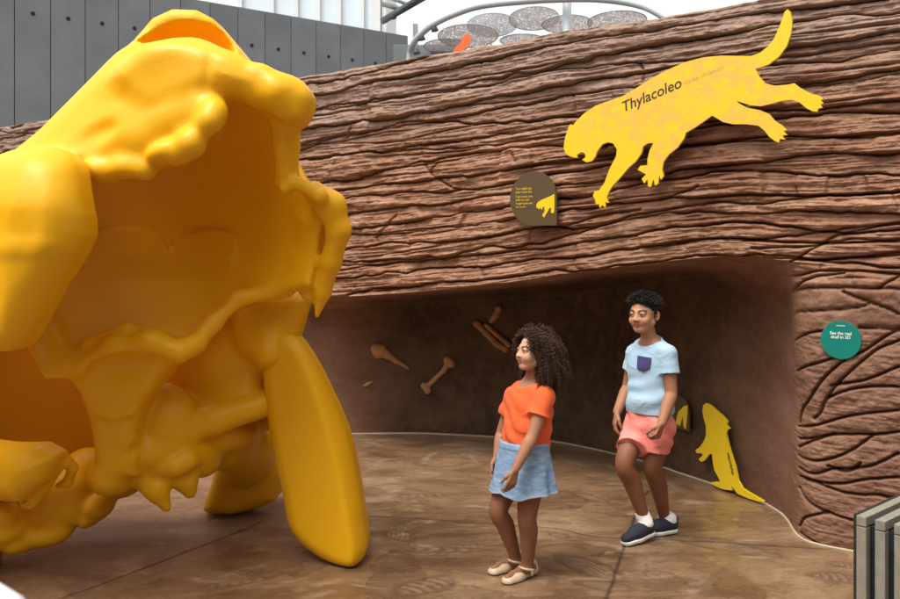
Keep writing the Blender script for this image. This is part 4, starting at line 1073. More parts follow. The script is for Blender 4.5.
def hand(f, w, d, pn, th, size, curl=(.35, .45, .35), fist=1.0, thumb_in=.25):
    """palm, four fingers and a thumb: d points along the hand, pn out of the palm, th to the thumb side"""
    d = nrm(d); th = nrm(np.array(th) - d * (np.array(th) @ d)); pn0 = np.cross(d, th); pn = pn0 if pn0 @ np.array(pn) > 0 else -pn0
    w = np.array(w, float); s = size
    offs = (.195, .068, -.062, -.185); ln = (.40, .45, .41, .32); kn = (.47, .49, .47, .42)
    for i in range(4):
        k = w + s * (d * kn[i] + th * offs[i]); f.rc(w + s * (th * offs[i] * .55 + d * .06), k, .085 * s, .066 * s, .05 * s)
        a = 0.0; p = k; fan = nrm(d + th * offs[i] * .5)
        for j, (fr, r0, r1) in enumerate(((.45, .056, .050), (.31, .050, .046), (.24, .046, .038))):
            a += curl[j] * (1 + .12 * i) * fist; q = p + s * ln[i] * fr * (fan * math.cos(a) + pn * math.sin(a))
            f.rc(p, q, r0 * s, r1 * s, .006 * s if j else .012 * s); p = q
    b = w + s * (d * .14 + th * .15 + pn * .03); m = b + s * .22 * nrm(d * .75 + th * .6 + pn * thumb_in); e = m + s * .17 * nrm(d * .95 + th * .12 + pn * (thumb_in + .2)); g = e + s * .12 * nrm(d + pn * (thumb_in + .3))
    f.chain([b, m, e, g], [.09 * s, .07 * s, .056 * s, .044 * s], .03 * s)


def surf(f, name, mat, parent, amp=0.0, freq=20, aniso=(1, 1, 1), col=None, extra=None):
    V_, F_ = f.mesh()
    if col: V_, F_ = subdiv(V_, F_)
    n_ = f.normals(V_)
    if amp: V_ = V_ + n_ * (amp * fbm(V_[:, 0] * freq * aniso[0], V_[:, 1] * freq * aniso[1], V_[:, 2] * freq * aniso[2], 3))[:, None]
    if extra is not None: V_ = V_ + n_ * extra(V_, n_)[:, None]
    at = {'tint': col(V_)} if col else None
    return link(name, np_mesh(name, V_, F_, True, at), mat, parent)


def creases(V_):
    a = fbm(V_[:, 0] * 6 + V_[:, 2] * 5, V_[:, 1] * 6 - V_[:, 2] * 4, V_[:, 2] * 9, 3); b = fbm(V_[:, 0] * 9 - V_[:, 2] * 7, V_[:, 1] * 9, V_[:, 2] * 12 + 4.4, 2)
    return .0042 * np.clip(1 - np.abs(a) / .30, 0, 1) ** 1.5 * np.clip(.3 + 1.4 * b, 0, 1) + .0016 * np.clip(1 - np.abs(b) / .25, 0, 1) ** 2


def hemline(V_, z):
    return .0009 * np.exp(-((V_[:, 2] - z - .018) / .003) ** 2)


def skin_mat(name):
    t = NT(name); v = t.coord()
    c = t.mix(t.math('MULTIPLY', t.noise(v, 26, 5), .28), t.attr('tint', 'Color'), (.20, .075, .045))
    t.set(Base_Color=c, Roughness=.56); t.b.inputs['Subsurface Weight'].default_value = .05; t.b.inputs['Subsurface Radius'].default_value = (.012, .005, .003); t.b.inputs['Subsurface Scale'].default_value = 1
    t.b.inputs['Specular IOR Level'].default_value = .3
    t.bump(t.noise(v, 300, 2), .12, .002); return t.m


def cloth_mat(name, a, b, scale=18, rough=.85, weave=900, sheen=.04, bump=.15):
    t = NT(name); v = t.coord()
    c = t.mix(t.noise(v, scale, 5), a, b); t.set(Base_Color=c, Roughness=rough); t.b.inputs['Sheen Weight'].default_value = sheen
    t.bump(t.noise(v, weave, 2), bump, .002); return t.m


def hair_mat(name, a, b):
    t = NT(name); v = t.coord(); c = t.mix(t.noise(v, 60, 3), a, b); t.set(Base_Color=c, Roughness=.58); t.b.inputs['Specular IOR Level'].default_value = .3; return t.m


def strands(roots, dirs, length, steps, r, helix, pitch, grav, head, rng, sides=4, avoid=.0, flat=1.0):
    """curly strands: (n,3) roots and directions -> tube mesh arrays"""
    n = len(roots); st = length / steps
    p = roots.copy(); d = dirs.copy(); C = [p.copy()]
    hc, hA, hH = head.c, head.A, head.H
    for i in range(steps):
        g = np.asarray(grav); g = g[:, None] if g.ndim else g
        d = d + np.array([0, 0, -1.0]) * g * (0.3 + i / steps); d += rng.normal(0, .05, d.shape); d /= np.linalg.norm(d, axis=1, keepdims=True)
        p = p + d * st[:, None]
        q = (p - hc) @ hA.T / hH; e = q / np.array([.385, .45, .41]); e[:, 2] -= .11 / .41; e[:, 1] += .07 / .45
        r_ = np.linalg.norm(e, axis=1); ins = (r_ < 1.0) & (q[:, 2] > -.5)
        if ins.any():
            e2 = e.copy(); e2[ins] /= r_[ins][:, None]; e2[:, 2] += .11 / .41; e2[:, 1] -= .07 / .45
            p[ins] = hc + (e2 * np.array([.385, .45, .41]) * hH)[ins] @ hA
        if avoid:                                              # keep the face clear
            q = (p - hc) @ hA.T / hH; m = (q[:, 1] > .02) & (np.abs(q[:, 0]) < .34) & (q[:, 2] < .33) & (q[:, 2] > -.55)
            sgn = np.where(q[:, 0] >= 0, 1, -1); q[m, 0] = sgn[m] * .34; q[m, 1] -= avoid; p[m] = hc + (q[m] * hH) @ hA
        C.append(p.copy())
    C = np.stack(C, 1)                                          # n, steps+1, 3
    T = np.gradient(C, axis=1); T /= np.maximum(np.linalg.norm(T, axis=2, keepdims=True), 1e-9)
    ref = np.broadcast_to(nrm([.3, .5, .81]), T.shape); a = np.cross(T, ref); a /= np.maximum(np.linalg.norm(a, axis=2, keepdims=True), 1e-6); b = np.cross(T, a)
    s = np.arange(steps + 1)[None] / steps * length[:, None]
    ph = rng.uniform(0, 6.28, (n, 1)) + s / pitch * 6.283 * rng.choice([-1, 1], (n, 1)) * rng.uniform(.8, 1.25, (n, 1))
    ramp = np.clip(np.arange(steps + 1) / 4.0, 0, 1)[None] * np.asarray(helix).reshape(-1, 1)
    C = C + (a * np.cos(ph)[..., None] + b * np.sin(ph)[..., None]) * ramp[..., None]
    T = np.gradient(C, axis=1); T /= np.maximum(np.linalg.norm(T, axis=2, keepdims=True), 1e-9)
    a = np.cross(T, ref); a /= np.maximum(np.linalg.norm(a, axis=2, keepdims=True), 1e-6); b = np.cross(T, a)
    rr_ = (np.asarray(r).reshape(-1, 1) * (1 - .6 * (np.arange(steps + 1) / steps)[None] ** 3))[..., None]
    ring = np.stack([C + (a * math.cos(6.283 * k / sides) + b * math.sin(6.283 * k / sides)) * rr_ for k in range(sides)], 2)
    V_ = ring.reshape(-1, 3); m = steps + 1
    base = (np.arange(n)[:, None, None] * m + np.arange(m - 1)[None, :, None]) * sides + np.arange(sides)[None, None]
    nx = (np.arange(n)[:, None, None] * m + np.arange(m - 1)[None, :, None]) * sides + (np.arange(sides)[None, None] + 1) % sides
    F_ = np.stack([base, nx, nx + sides, base + sides], -1).reshape(-1, 4)
    return V_, F_


def join(parts):
    V_ = np.concatenate([p[0] for p in parts]); o = 0; F_ = []
    for v_, f_ in parts: F_.append(f_ + o); o += len(v_)
    return V_, np.concatenate(F_)


def scalp(head, n, rng, cond):
    out = []
    while len(out) < n:
        e = nrm(rng.normal(size=3)); q = e * np.array([.38, .445, .40]) + np.array([0, -.07, .11])
        if cond(*q): out.append((head.p(*q), e @ (head.A / np.array([[.38], [.445], [.40]]))))
    r = np.array([a for a, b in out]); d = np.array([nrm(b) for a, b in out]); return r, d


# ---------------- girl
gF = nrm((-.80, -.60, 0)); gL = np.array([-gF[1], gF[0], 0]) * -1; gL = np.cross(ZV, gF)
GA = np.stack([gL, gF, ZV]); YG = 4.4
g = P
hg = Head(g(533.5, 351.5, 4.38), (-.90, -.42, .12), (-.12, -.05, .99), .190)
neck = g(531.5, 384, 4.41)
arm_n = [g(545, 397, 4.285), g(533, 435, 4.24), g(515, 470, 4.19)]
arm_f = [g(514, 397, 4.50), g(502, 433, 4.53), g(497, 457, 4.47)]
leg_n = [g(533, 462, 4.35), g(527, 517, 4.33), g(527.5, 567, 4.39)]
leg_f = [g(515, 462, 4.46), g(498.5, 511, 4.40), g(516.5, 560, 4.49)]
def foot_pts(heel, toe, zh=.03, zt=.022):
    h_ = ground(*heel); t_ = ground(*toe); return h_ + ZV * zh, t_ + ZV * zt
f = Field(g(478, 600, 4.85) * [1, 0, 0] + [0, 4.0, -.005], g(585, 322, 4.0) * [1, 0, 1] + [.02, 4.78, .02], .0033)
hg.add(f, neck, .205, 1.0, .128)
f.ell(g(529, 410, 4.40), (.118, .085, .15), GA, .04); f.ell(g(526, 440, 4.40), (.105, .085, .11), GA, .05); f.ell(g(525, 462, 4.40), (.125, .10, .09), GA, .05)
f.rc(neck - ZV * .022, arm_n[0], .034, .036, .03); f.rc(neck - ZV * .022, arm_f[0], .034, .036, .03)
for A_ in (arm_n, arm_f):
    f.limb([A_[0], A_[0] + (A_[1] - A_[0]) * .4, A_[1], A_[1] + (A_[2] - A_[1]) * .3, A_[2]], [.037, .036, .030, .0315, .0215])
for (h_, k_, a_), side in ((leg_n, 1), (leg_f, -1)):
    bk = -gF * .012
    f.limb([h_, h_ + (k_ - h_) * .5, k_, k_ + (a_ - k_) * .3 + bk * .8, k_ + (a_ - k_) * .7 + bk * .3, a_], [.074, .064, .0475, .046, .0355, .0285])
FN = ((536, 573), (503.5, 585)); FF = ((523, 564.5), (489.5, 575.5))
for (heel, toe), a_ in ((FN, leg_n[2]), (FF, leg_f[2])):
    h_, t_ = foot_pts(heel, toe); d = nrm(t_ - h_); h_ = h_ + d * .03; t_ = t_ - d * .03
    f.rc(a_, h_ + ZV * .005, .026, .028, .02); f.chain([a_ + d * .01 - ZV * .008, h_ + d * .075 + ZV * .014, t_ + ZV * .0], [.022, .023, .02], .02)
dn = nrm(g(508, 497, 4.17) - arm_n[2])
hand(f, arm_n[2] + dn * .004, dn, np.cross(gL, ZV) * .2 - gL, gF, .128, (.22, .32, .25))
df_ = nrm(g(494, 474, 4.45) - arm_f[2])
hand(f, arm_f[2] + df_ * .004, df_, gL, gF, .125, (.25, .35, .25))
def gcol(V_):
    c = np.tile(np.array((.40, .195, .11)), (len(V_), 1))
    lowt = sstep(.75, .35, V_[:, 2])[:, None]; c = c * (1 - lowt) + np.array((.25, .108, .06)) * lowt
    up = sstep(1.03, 1.08, V_[:, 2])[:, None]; c = c * (1 - up) + np.array((.64, .37, .24)) * up  # bright light on the face put into a lighter skin colour
    hg.paint(c, V_, (.40, .10, .09), (.07, .04, .028), look=-.004); return c
girl = tag(empty('person', (g(525, 575, 4.4)[0], 4.4, 0)), 'child with big curly dark hair in an orange t-shirt, denim skirt and cream strap shoes', 'person')
SKG = skin_mat('skin_warm_brown')
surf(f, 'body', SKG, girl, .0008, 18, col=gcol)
# t-shirt
OR = cloth_mat('orange_jersey', (.74, .105, .022), (.82, .135, .03), 12, .85)
f = Field(g(488, 452, 4.7) * [1, 0, 1] + [0, 4.05, 0], g(570, 370, 4.2) * [1, 0, 1] + [.02, 4.75, 0], .0036)
f.ell(g(529, 412, 4.40), (.135, .103, .16), GA, .03); f.ell(g(526, 440, 4.40), (.128, .108, .14), GA, .06)
f.rc(neck - ZV * .014, arm_n[0] + ZV * .004, .050, .044, .05); f.rc(neck - ZV * .014, arm_f[0] + ZV * .004, .050, .044, .05)
f.rc(neck - ZV * .05, neck + ZV * .03, .058, .047, .03)
for A_ in (arm_n, arm_f): f.flat(A_[0], A_[0] + (A_[1] - A_[0]) * .50, .046, .053, .025)
f.cut(neck + ZV * .014 - gF * .004, nrm(ZV + gF * .42), .085, .12, .006)
f.half((0, 0, g(0, 444, 4.4)[2]), (gF[0] * .18, gF[1] * .18, -1), .006)
def folds(V_, n_):
    a = V_ @ gL; b = V_ @ gF
    return .004 * np.sin(V_[:, 2] * 62 + a * 40 + 3.5 * fbm(V_[:, 0] * 7, V_[:, 1] * 7, V_[:, 2] * 5, 2)) * sstep(1.02, .74, V_[:, 2]) + .0045 * fbm(V_[:, 0] * 11, V_[:, 1] * 11, V_[:, 2] * 6, 3) + creases(V_) - hemline(V_, g(0, 443, 4.4)[2])
surf(f, 'tshirt', OR, girl, extra=folds)
# collar rib
cc_ = neck + ZV * .012 + gF * -.002
MB().tube([cc_ + gL * .0515 * math.cos(a) + gF * (.0515 * math.sin(a)) + ZV * (-.021 * math.sin(a) + .002) for a in np.linspace(0, 6.2832, 33)], .0055, 8, cap=False).build('collar', OR, girl)
# denim skirt: flared, open below, with folds, waistband, hem fray
t = NT('washed_denim'); v = t.coord()
c = t.ramp(t.noise(t.coord((1, 1, 3.5)), 16, 6, .65), [(.3, (.12, .215, .38)), (.5, (.20, .32, .49)), (.7, (.36, .48, .60))])
c = t.mix(t.math('MULTIPLY', t.attr('tint'), 1.0), c, (.55, .66, .74)); t.set(Base_Color=c, Roughness=.85); t.bump(t.noise(v, 500, 2), .25, .002); DEN = t.m
zt, zb = g(0, 440, 4.4)[2], g(0, 489, 4.4)[2]; ct, cb = g(524.5, 440, 4.40), g(523, 489, 4.40)
nA, nZ_ = 220, 46
th_ = np.linspace(0, 2 * math.pi, nA + 1)[:-1]; tv_ = np.linspace(0, 1, nZ_)
TH, TV = np.meshgrid(th_, tv_)
rl = .131 + .047 * TV ** 1.0; rf = .112 + .042 * TV
pl_ = 1 + (.055 * np.sin(TH * 7 + 1.2 * np.sin(TH * 2)) + .03 * np.sin(TH * 13 + 2)) * TV ** 1.5 + .012 * fbm(TH * 4, TV * 9, 1, 3)
wb = 1 + .035 * (TV < .13) * (TV > .0)
cen = ct[None, None] * (1 - TV[..., None]) + cb[None, None] * TV[..., None]
W_ = cen + gL * (rl * pl_ * wb * np.cos(TH))[..., None] + gF * (rf * pl_ * wb * np.sin(TH))[..., None]
W_[..., 2] += -.012 * np.sin(TH) * TV + .006 * np.sin(TH * 5) * TV
inn = W_ - (gL * np.cos(TH)[..., None] + gF * np.sin(TH)[..., None]) * .006
inn[0] = cen[0] + (inn[0] - cen[0]) * .5
V_ = np.concatenate([W_.reshape(-1, 3), inn[::-1].reshape(-1, 3)]); nr = 2 * nZ_
gi = np.arange(nr * nA).reshape(nr, nA); F_ = np.stack([gi[:-1], np.roll(gi[:-1], -1, 1), np.roll(gi[1:], -1, 1), gi[1:]], -1).reshape(-1, 4)[:, ::-1]
fr_ = np.concatenate([(.55 * sstep(.93, 1, TV) + .35 * np.exp(-((TV - .13) / .012) ** 2) + .5 * np.exp(-((TH - 5.6) / .05) ** 2 - ((TV - .62) / .05) ** 2) + .3 * np.exp(-((TH - 4.4) / .012) ** 2) * (TV < .5)).ravel(), np.zeros(nA * nZ_)])
link('skirt', np_mesh('skirt', V_, F_, True, {'tint': fr_}), DEN, girl)
# shoes
CRM = simple('cream_leather', (.54, .42, .28), .42, var=.1, scale=30); SOLE = simple('dark_sole', (.06, .045, .035), .7)
def flat_shoe(heel, toe, par, ank):
    h_, t_ = ground(*heel), ground(*toe); d = nrm(t_ - h_); sd = np.cross(ZV, d); Ln = np.linalg.norm(t_ - h_)
    f = Field(np.minimum(h_, t_) - .06 - ZV * 0 + np.array([0, 0, .05]), np.maximum(h_, t_) + .06 + ZV * .06, .0028)
    c0, c1, c2 = h_ + d * .03, h_ + d * Ln * .62, t_ - d * .034
    f.chain([c0 + ZV * .024, c1 + ZV * .016, c2 + ZV * .010], [.033, .036, .034], .02, sq=((0, 0, 1), .8))
    f.rc(c0 + ZV * .03, c0 + ZV * .052 - d * .004, .03, .026, .01)
    f.ell(h_ + d * Ln * .42 + ZV * .062, (Ln * .33, .026, .045), np.stack([d, sd, ZV]), .006, 'sub')
    f.half((0, 0, .004), (0, 0, -1), .002)
    o = surf(f, 'shoe', CRM, par)
    outl = []
    for a in np.linspace(0, 2 * math.pi, 37)[:-1]:
        w_ = .036 if math.cos(a) > 0 else .032
        cx0 = Ln * .5; p = h_ + d * (cx0 + (Ln * .5 - .001) * np.sign(math.cos(a)) * abs(math.cos(a)) ** .72) + sd * (w_ * np.sign(math.sin(a)) * abs(math.sin(a)) ** .72); outl.append((p[0], p[1]))
    MB().plate(outl, .001, .010).build('sole', SOLE, o)
    c_ = ank - ZV * .006 + d * .006
    MB().tube([c_ + sd * .0335 * math.cos(a) + d * .036 * math.sin(a) + ZV * (.010 * math.sin(a)) for a in np.linspace(0, 6.2832, 29)], .0065, 8, cap=False).build('strap', CRM, o)
    for q_ in (-1, 1): MB().tube([c_ + sd * .0335 * q_, c_ + sd * .033 * q_ - ZV * .03 - d * .004], .006, 8).build('strap', CRM, o)
for (heel, toe), a_ in ((FN, leg_n[2]), (FF, leg_f[2])): flat_shoe(heel, toe, girl, a_)
# hair
rng = np.random.default_rng(21)
HRG = hair_mat('dark_brown_curls', (.03, .016, .010), (.11, .058, .034))
def cond(l, f_, u): return (u > .33 - .0 * f_ or f_ < .06) and u > -.28 - .3 * (f_ < -.1) and not (f_ > .1 and u < .36)
r0, d0 = scalp(hg, 1500, rng, cond)
side = np.abs((r0 - hg.c) @ hg.L) / hg.H
d0 = d0 * 1.0 - hg.F * .25 + hg.L * (np.sign((r0 - hg.c) @ hg.L) * .35)[:, None]; d0 /= np.linalg.norm(d0, axis=1, keepdims=True)
upn = (r0 - hg.c) @ hg.U / hg.H
frn = (r0 - hg.c) @ hg.F / hg.H
ln = rng.uniform(.12, .20, len(r0)) * np.where(upn > .42, 1.05, 1.0) * np.where(frn > .1, .85, 1)
a_ = strands(r0, d0, ln, 46, rng.uniform(.0013, .0022, len(r0)), rng.uniform(.0035, .0075, len(r0)), rng.uniform(.012, .02, (len(r0), 1)), rng.uniform(.06, .15, len(r0)) + .35 * np.clip(upn, 0, .5), hg, rng, 4, .03)
f = Field(hg.c - .26, hg.c + .24, .007)
f.ell(hg.p(0, -.10, .10), np.array([.43, .45, .425]) * hg.H, hg.A, .02); f.ell(hg.p(.18, -.30, -.12), np.array([.40, .42, .44]) * hg.H, hg.A, .05); f.ell(hg.p(-.2, -.25, -.10), np.array([.36, .36, .44]) * hg.H, hg.A, .05)
f.ell(hg.p(0, .52, -.16), np.array([.34, .50, .56]) * hg.H, hg.A, .02, 'sub'); f.rc(hg.p(0, .12, -.3), hg.p(0, -.05, -.9), .3 * hg.H, .3 * hg.H, .02, 'sub')
b_ = f.mesh(); nb = f.normals(b_[0]); b_ = (b_[0] + nb * (.008 * fbm(b_[0][:, 0] * 45, b_[0][:, 1] * 45, b_[0][:, 2] * 45, 2))[:, None], b_[1])
link('hair', np_mesh('hair', *join([a_, b_])), HRG, girl)

# ---------------- boy
bF = nrm((-.64, -.77, 0)); bL = np.cross(ZV, bF); BA = np.stack([bL, bF, ZV])
hb = Head(P(643.5, 314.3, 4.97), (-.66, -.75, .02), (-.02, .02, 1), .203)
neckb = P(650, 342, 5.02)
armL = [P(667.5, 354, 4.91), P(671, 393, 4.88), P(661.5, 424, 4.78)]
armR = [P(635.5, 353, 5.12), P(628, 387, 5.15), P(617, 412, 5.05)]
legR = [P(639, 420, 5.06), P(624.5, 465, 4.93), P(645, 521, 4.97)]
legL = [P(660, 420, 4.94), P(653, 468, 4.97), P(665.5, 522, 5.13)]
f = Field((P(604, 0, 5.0)[0], 4.55, -.005), (P(684, 0, 5.0)[0] + .02, 5.42, P(0, 288, 5)[2]), .0035)
hb.add(f, neckb, .205, .98, .115)
f.ell(P(651, 368, 5.01), (.135, .10, .17), BA, .04); f.ell(P(648, 400, 5.0), (.105, .088, .12), BA, .05); f.ell(P(649, 417, 5.0), (.104, .088, .09), BA, .05)
f.rc(neckb - ZV * .022, armL[0], .04, .04, .03); f.rc(neckb - ZV * .022, armR[0], .04, .04, .03)
for A_ in (armL, armR):
    f.limb([A_[0], A_[0] + (A_[1] - A_[0]) * .4, A_[1], A_[1] + (A_[2] - A_[1]) * .3, A_[2]], [.043, .042, .035, .0365, .025])
for (h_, k_, a_) in (legR, legL):
    bk = -bF * .016
    f.limb([h_, h_ + (k_ - h_) * .5, k_, k_ + (a_ - k_) * .3 + bk * .8, k_ + (a_ - k_) * .68 + bk * .3, a_], [.066, .066, .053, .0525, .039, .032])
dl = nrm(P(655.5, 440, 4.75) - armL[2]); hand(f, armL[2] + dl * .004, dl, -bL + bF * .3, bF, .150, (.75, 1.0, .7), 1.0, .4)
dr = nrm(P(613, 433, 5.02) - armR[2]); hand(f, armR[2] + dr * .004, dr, bL * .7 - bF * .7, bF * .7 + bL * .5, .148, (.28, .4, .3))
def bcol(V_):
    c = np.tile(np.array((.36, .165, .088)), (len(V_), 1))
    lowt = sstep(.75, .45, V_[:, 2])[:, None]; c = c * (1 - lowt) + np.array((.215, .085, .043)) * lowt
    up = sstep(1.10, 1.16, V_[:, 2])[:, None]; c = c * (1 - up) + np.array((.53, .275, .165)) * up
    hb.paint(c, V_, (.34, .095, .075), (.012, .008, .006), look=-.006); return c
boy = tag(empty('person', (P(645, 540, 4.98)[0], 4.98, 0)), 'child with short dark hair in a pale blue pocket t-shirt, pink shorts and navy slip-ons', 'person')
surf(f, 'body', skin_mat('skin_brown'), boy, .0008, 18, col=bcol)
LB = cloth_mat('pale_blue_jersey', (.33, .50, .65), (.39, .555, .69), 14, .88); NV = cloth_mat('navy_cloth', (.035, .032, .13), (.05, .045, .165), 40)
RIB = cloth_mat('grey_blue_rib', (.16, .19, .26), (.2, .24, .31), 40)
f = Field((P(612, 0, 5.2)[0], 4.62, P(0, 412, 5)[2]), (P(684, 0, 5.0)[0] + .01, 5.36, P(0, 333, 5)[2]), .0038)
f.ell(P(650.5, 371, 5.01), (.136, .108, .185), BA, .03); f.ell(P(650, 404, 5.0), (.137, .119, .16), BA, .06)
f.rc(neckb - ZV * .014, armL[0] + ZV * .002, .054, .047, .05); f.rc(neckb - ZV * .014, armR[0] + ZV * .002, .054, .047, .05)
f.rc(neckb - ZV * .05, neckb + ZV * .03, .064, .051, .03)
for A_ in (armL, armR): f.flat(A_[0], A_[0] + (A_[1] - A_[0]) * .50, .049, .057, .025)
f.cut(neckb + ZV * .012 - bF * .004, nrm(ZV + bF * .42), .09, .12, .006)
f.half((0, 0, P(0, 405, 5)[2]), (bF[0] * .05, bF[1] * .05, -1), .006)
def bfolds(V_, n_):
    a = V_ @ bL
    return .0045 * np.sin(V_[:, 2] * 58 - a * 30 + 4 * fbm(V_[:, 0] * 6, V_[:, 1] * 6, V_[:, 2] * 5, 2)) * sstep(1.0, .82, V_[:, 2]) + .005 * fbm(V_[:, 0] * 10, V_[:, 1] * 10, V_[:, 2] * 5, 3) + creases(V_ + 3.1) - hemline(V_, P(0, 405, 5)[2])
sh = surf(f, 'tshirt', LB, boy, extra=bfolds)
cc_ = neckb + ZV * .010 + bF * -.002
MB().tube([cc_ + bL * .056 * math.cos(a) + bF * (.056 * math.sin(a)) + ZV * (-.023 * math.sin(a) + .002) for a in np.linspace(0, 6.2832, 33)], .0055, 8, cap=False).build('collar', RIB, sh)
# chest pocket: projected on the shirt's front
Vs = np.empty(len(sh.data.vertices) * 3, np.float32); sh.data.vertices.foreach_get('co', Vs); Vs = Vs.reshape(-1, 3)
def on_shirt(px, py):
    dr_ = np.array([(px - HX) / FPX, 1, -(py - HY) / FPX]); c0 = np.array([0, 0, CAM_H]); dn_ = nrm(dr_)
    w_ = Vs - c0; tt = w_ @ dn_; dist = np.linalg.norm(w_ - tt[:, None] * dn_, axis=1); m = dist < .006
    return c0 + dn_ * (tt[m].min() - .004 if m.any() else tt[dist.argmin()] - .004)
def tl(x, y): return 590 + x / 4.275, 280 + y / 4.275
cor = [tl(204, 323), tl(263, 333), tl(256, 378), tl(228, 391), tl(201, 378)]
nu = 14; grid = []
for j in range(nu + 1):
    for i in range(nu + 1):
        a, b = i / nu, j / nu
        topx, topy = cor[0][0] + (cor[1][0] - cor[0][0]) * a, cor[0][1] + (cor[1][1] - cor[0][1]) * a
        botx = cor[4][0] + (cor[2][0] - cor[4][0]) * a; boty = (cor[4][1] + (cor[3][1] - cor[4][1]) * a * 2) if a < .5 else (cor[3][1] + (cor[2][1] - cor[3][1]) * (a - .5) * 2)
        grid.append(on_shirt(topx + (botx - topx) * b, topy + (boty - topy) * b))
grid = np.array(grid); gi = np.arange((nu + 1) ** 2).reshape(nu + 1, nu + 1); F_ = np.stack([gi[:-1, :-1], gi[1:, :-1], gi[1:, 1:], gi[:-1, 1:]], -1).reshape(-1, 4)
pk = link('pocket', np_mesh('pocket', grid, F_), NV, sh); so_ = pk.modifiers.new('thickness', 'SOLIDIFY'); so_.thickness = .005; so_.offset = 0
# shorts
PK = cloth_mat('pink_cotton', (.80, .22, .19), (.86, .27, .23), 16, .85)
f = Field((P(612, 0, 5.1)[0], 4.6, P(0, 456, 5)[2]), (P(684, 0, 5.0)[0] + .01, 5.36, P(0, 396, 5)[2]), .0038)
f.ell(P(648.5, 408, 5.0), (.120, .102, .08), BA, .03); f.ell(P(650, 423, 5.0), (.130, .112, .09), BA, .04)
f.flat(legR[0] - ZV * .045, P(631.5, 448.5, 4.955), .090, .086, .03); f.flat(legL[0] - ZV * .045, P(656, 449.5, 4.96), .087, .080, .03)
f.half((0, 0, P(0, 402.5, 5)[2]), (0, 0, 1), .004)
def sfolds(V_, n_): return sstep(.80, .74, V_[:, 2]) * .005 * np.sin((V_ @ bL) * 60 + V_[:, 2] * 25 + 5 * fbm(V_[:, 0] * 8, V_[:, 1] * 8, V_[:, 2] * 6, 2)) + .006 * fbm(V_[:, 0] * 13, V_[:, 1] * 13, V_[:, 2] * 8, 3) + creases(V_ + 7.7)
surf(f, 'shorts', PK, boy, extra=sfolds)
# socks and slip-on shoes
SK = cloth_mat('white_sock', (.72, .72, .72), (.8, .8, .79), 40, .9); CV = cloth_mat('navy_canvas', (.006, .010, .02), (.012, .017, .032), 60, .8); RB = simple('white_rubber', (.74, .73, .69), .5, var=.06)
def slip_on(heel, toe, Ln, lift, ank, top, par):
    t_ = ground(*toe); h0 = np.array([*heel, 0.0]); d = nrm(h0 - t_) * -1; h_ = t_ - d * Ln
    sl_ = lift / Ln; dd_ = nrm(d - ZV * sl_); up_ = nrm(np.cross(dd_, np.cross(ZV, dd_))); sd = np.cross(up_, dd_); h_ = t_ - dd_ * Ln + ZV * .002
    up_ = up_ if up_[2] > 0 else -up_
    B_ = np.stack([dd_, sd, up_])
    lo_, hi_ = np.minimum(h_, t_) - .07, np.maximum(h_, t_) + .09
    f = Field(lo_, hi_, .0032)
    q = lambda a, s_, u: h_ + dd_ * a * Ln + sd * s_ + up_ * u
    f.chain([q(.16, 0, .042), q(.55, 0, .04), q(.85, 0, .034)], [.034, .038, .035], .02, sq=(up_, .75))
    f.rc(q(.15, 0, .05), q(.13, 0, .078), .036, .034, .015); f.rc(q(.3, 0, .06), q(.55, 0, .052), .034, .03, .03)
    f.rc(q(.16, 0, .13), q(.30, 0, .125), .045, .04, .004, 'sub')
    f.half(q(.5, 0, .012), -up_, .002)
    o = surf(f, 'shoe', CV, par)
    f = Field(lo_, hi_, .0032)
    f.chain([q(.16, 0, .018), q(.55, 0, .018), q(.82, 0, .018)], [.039, .043, .041], .02)
    f.half(q(.5, 0, .001), -up_, .004); f.half(q(.5, 0, .023), up_, .005)
    surf(f, 'sole', RB, o)
    MB().tube([q(.46, s_, .058 - abs(s_) * .55) for s_ in (-.022, -.01, .004)], .006, 8).build('elastic', RB, o)
    f = Field(np.minimum(ank, top) - .09, np.maximum(ank, top) + .07, .0035)
    mid = q(.2, 0, .075)
    f.chain([top, ank + (top - ank) * .45, mid, q(.34, 0, .055)], [.037, .037, .036, .03], .02)
    f.half(top - nrm(ank - top) * .002, nrm(top - ank), .004)
    surf(f, 'sock', SK, par, .0012, 60)
def toxy(px, py, Y): return P(px, py, Y)[:2]
slip_on(toxy(657, 530, 5.0), (622.5, 546.5), .235, .03, legR[2], P(641, 511.5, 4.975), boy)
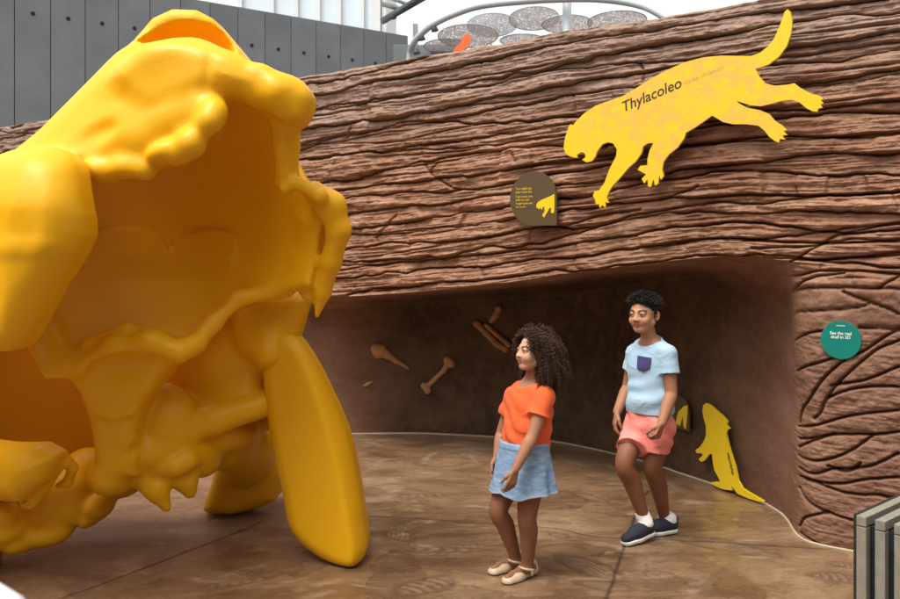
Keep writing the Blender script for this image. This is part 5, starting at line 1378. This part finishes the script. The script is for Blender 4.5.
slip_on(toxy(677, 532, 5.12), (642.5, 536.5), .232, .0, legL[2], P(664, 513, 5.12), boy)
# hair: dense short wavy tufts over a close cap
HRB = hair_mat('black_hair', (.010, .008, .008), (.03, .022, .018))
rng = np.random.default_rng(8)
def condb(l, f_, u): return (u > .255 + .05 * np.cos(l * 9)) or (f_ < .0 and u > .14) or (f_ < -.2 and u > -.2) or (abs(l) > .3 and f_ < .08 and u > .12) or (abs(l) > .33 and -.02 < f_ < .06 and u > -.06)
r0, d0 = scalp(hb, 2600, rng, condb)
upn = (r0 - hb.c) @ hb.U / hb.H
lng = np.where(upn > .28, rng.uniform(.022, .048, len(r0)), rng.uniform(.008, .014, len(r0)))
fb = (r0 - hb.c) @ hb.F / hb.H
d1 = d0 * .9 + hb.F * (.35 * (upn > .25) - .45 * (fb > .2))[:, None] + hb.U * (.45 * (fb > .15))[:, None] + hb.L * rng.normal(0, .35, (len(r0), 1)); d1 /= np.linalg.norm(d1, axis=1, keepdims=True)
a_ = strands(r0, d1, lng, 9, rng.uniform(.0012, .0026, len(r0)), rng.uniform(.002, .006, len(r0)), rng.uniform(.02, .034, (len(r0), 1)), .10, hb, rng, 4)
f = Field(hb.c - .16, hb.c + .17, .005)
f.ell(hb.p(0, -.075, .12), np.array([.39, .45, .415]) * hb.H, hb.A, .01); f.ell(hb.p(0, .02, .38), np.array([.30, .34, .15]) * hb.H, hb.A, .03)
f.half(hb.p(0, .27, .27), hb.A.T @ nrm((0, .75, -.66)), .01); f.half(hb.p(0, -.1, -.12), hb.A.T @ nrm((0, .55, -.83)), .01)
for q_ in (-1, 1): f.ell(hb.p(q_ * .42, -.02, -.1), np.array([.14, .19, .24]) * hb.H, hb.A, .01, 'sub')
b_ = f.mesh(); nb = f.normals(b_[0]); b_ = (b_[0] + nb * (.004 * fbm(b_[0][:, 0] * 70, b_[0][:, 1] * 70, b_[0][:, 2] * 70, 2))[:, None], b_[1])
link('hair', np_mesh('hair', *join([a_, b_])), HRB, boy)
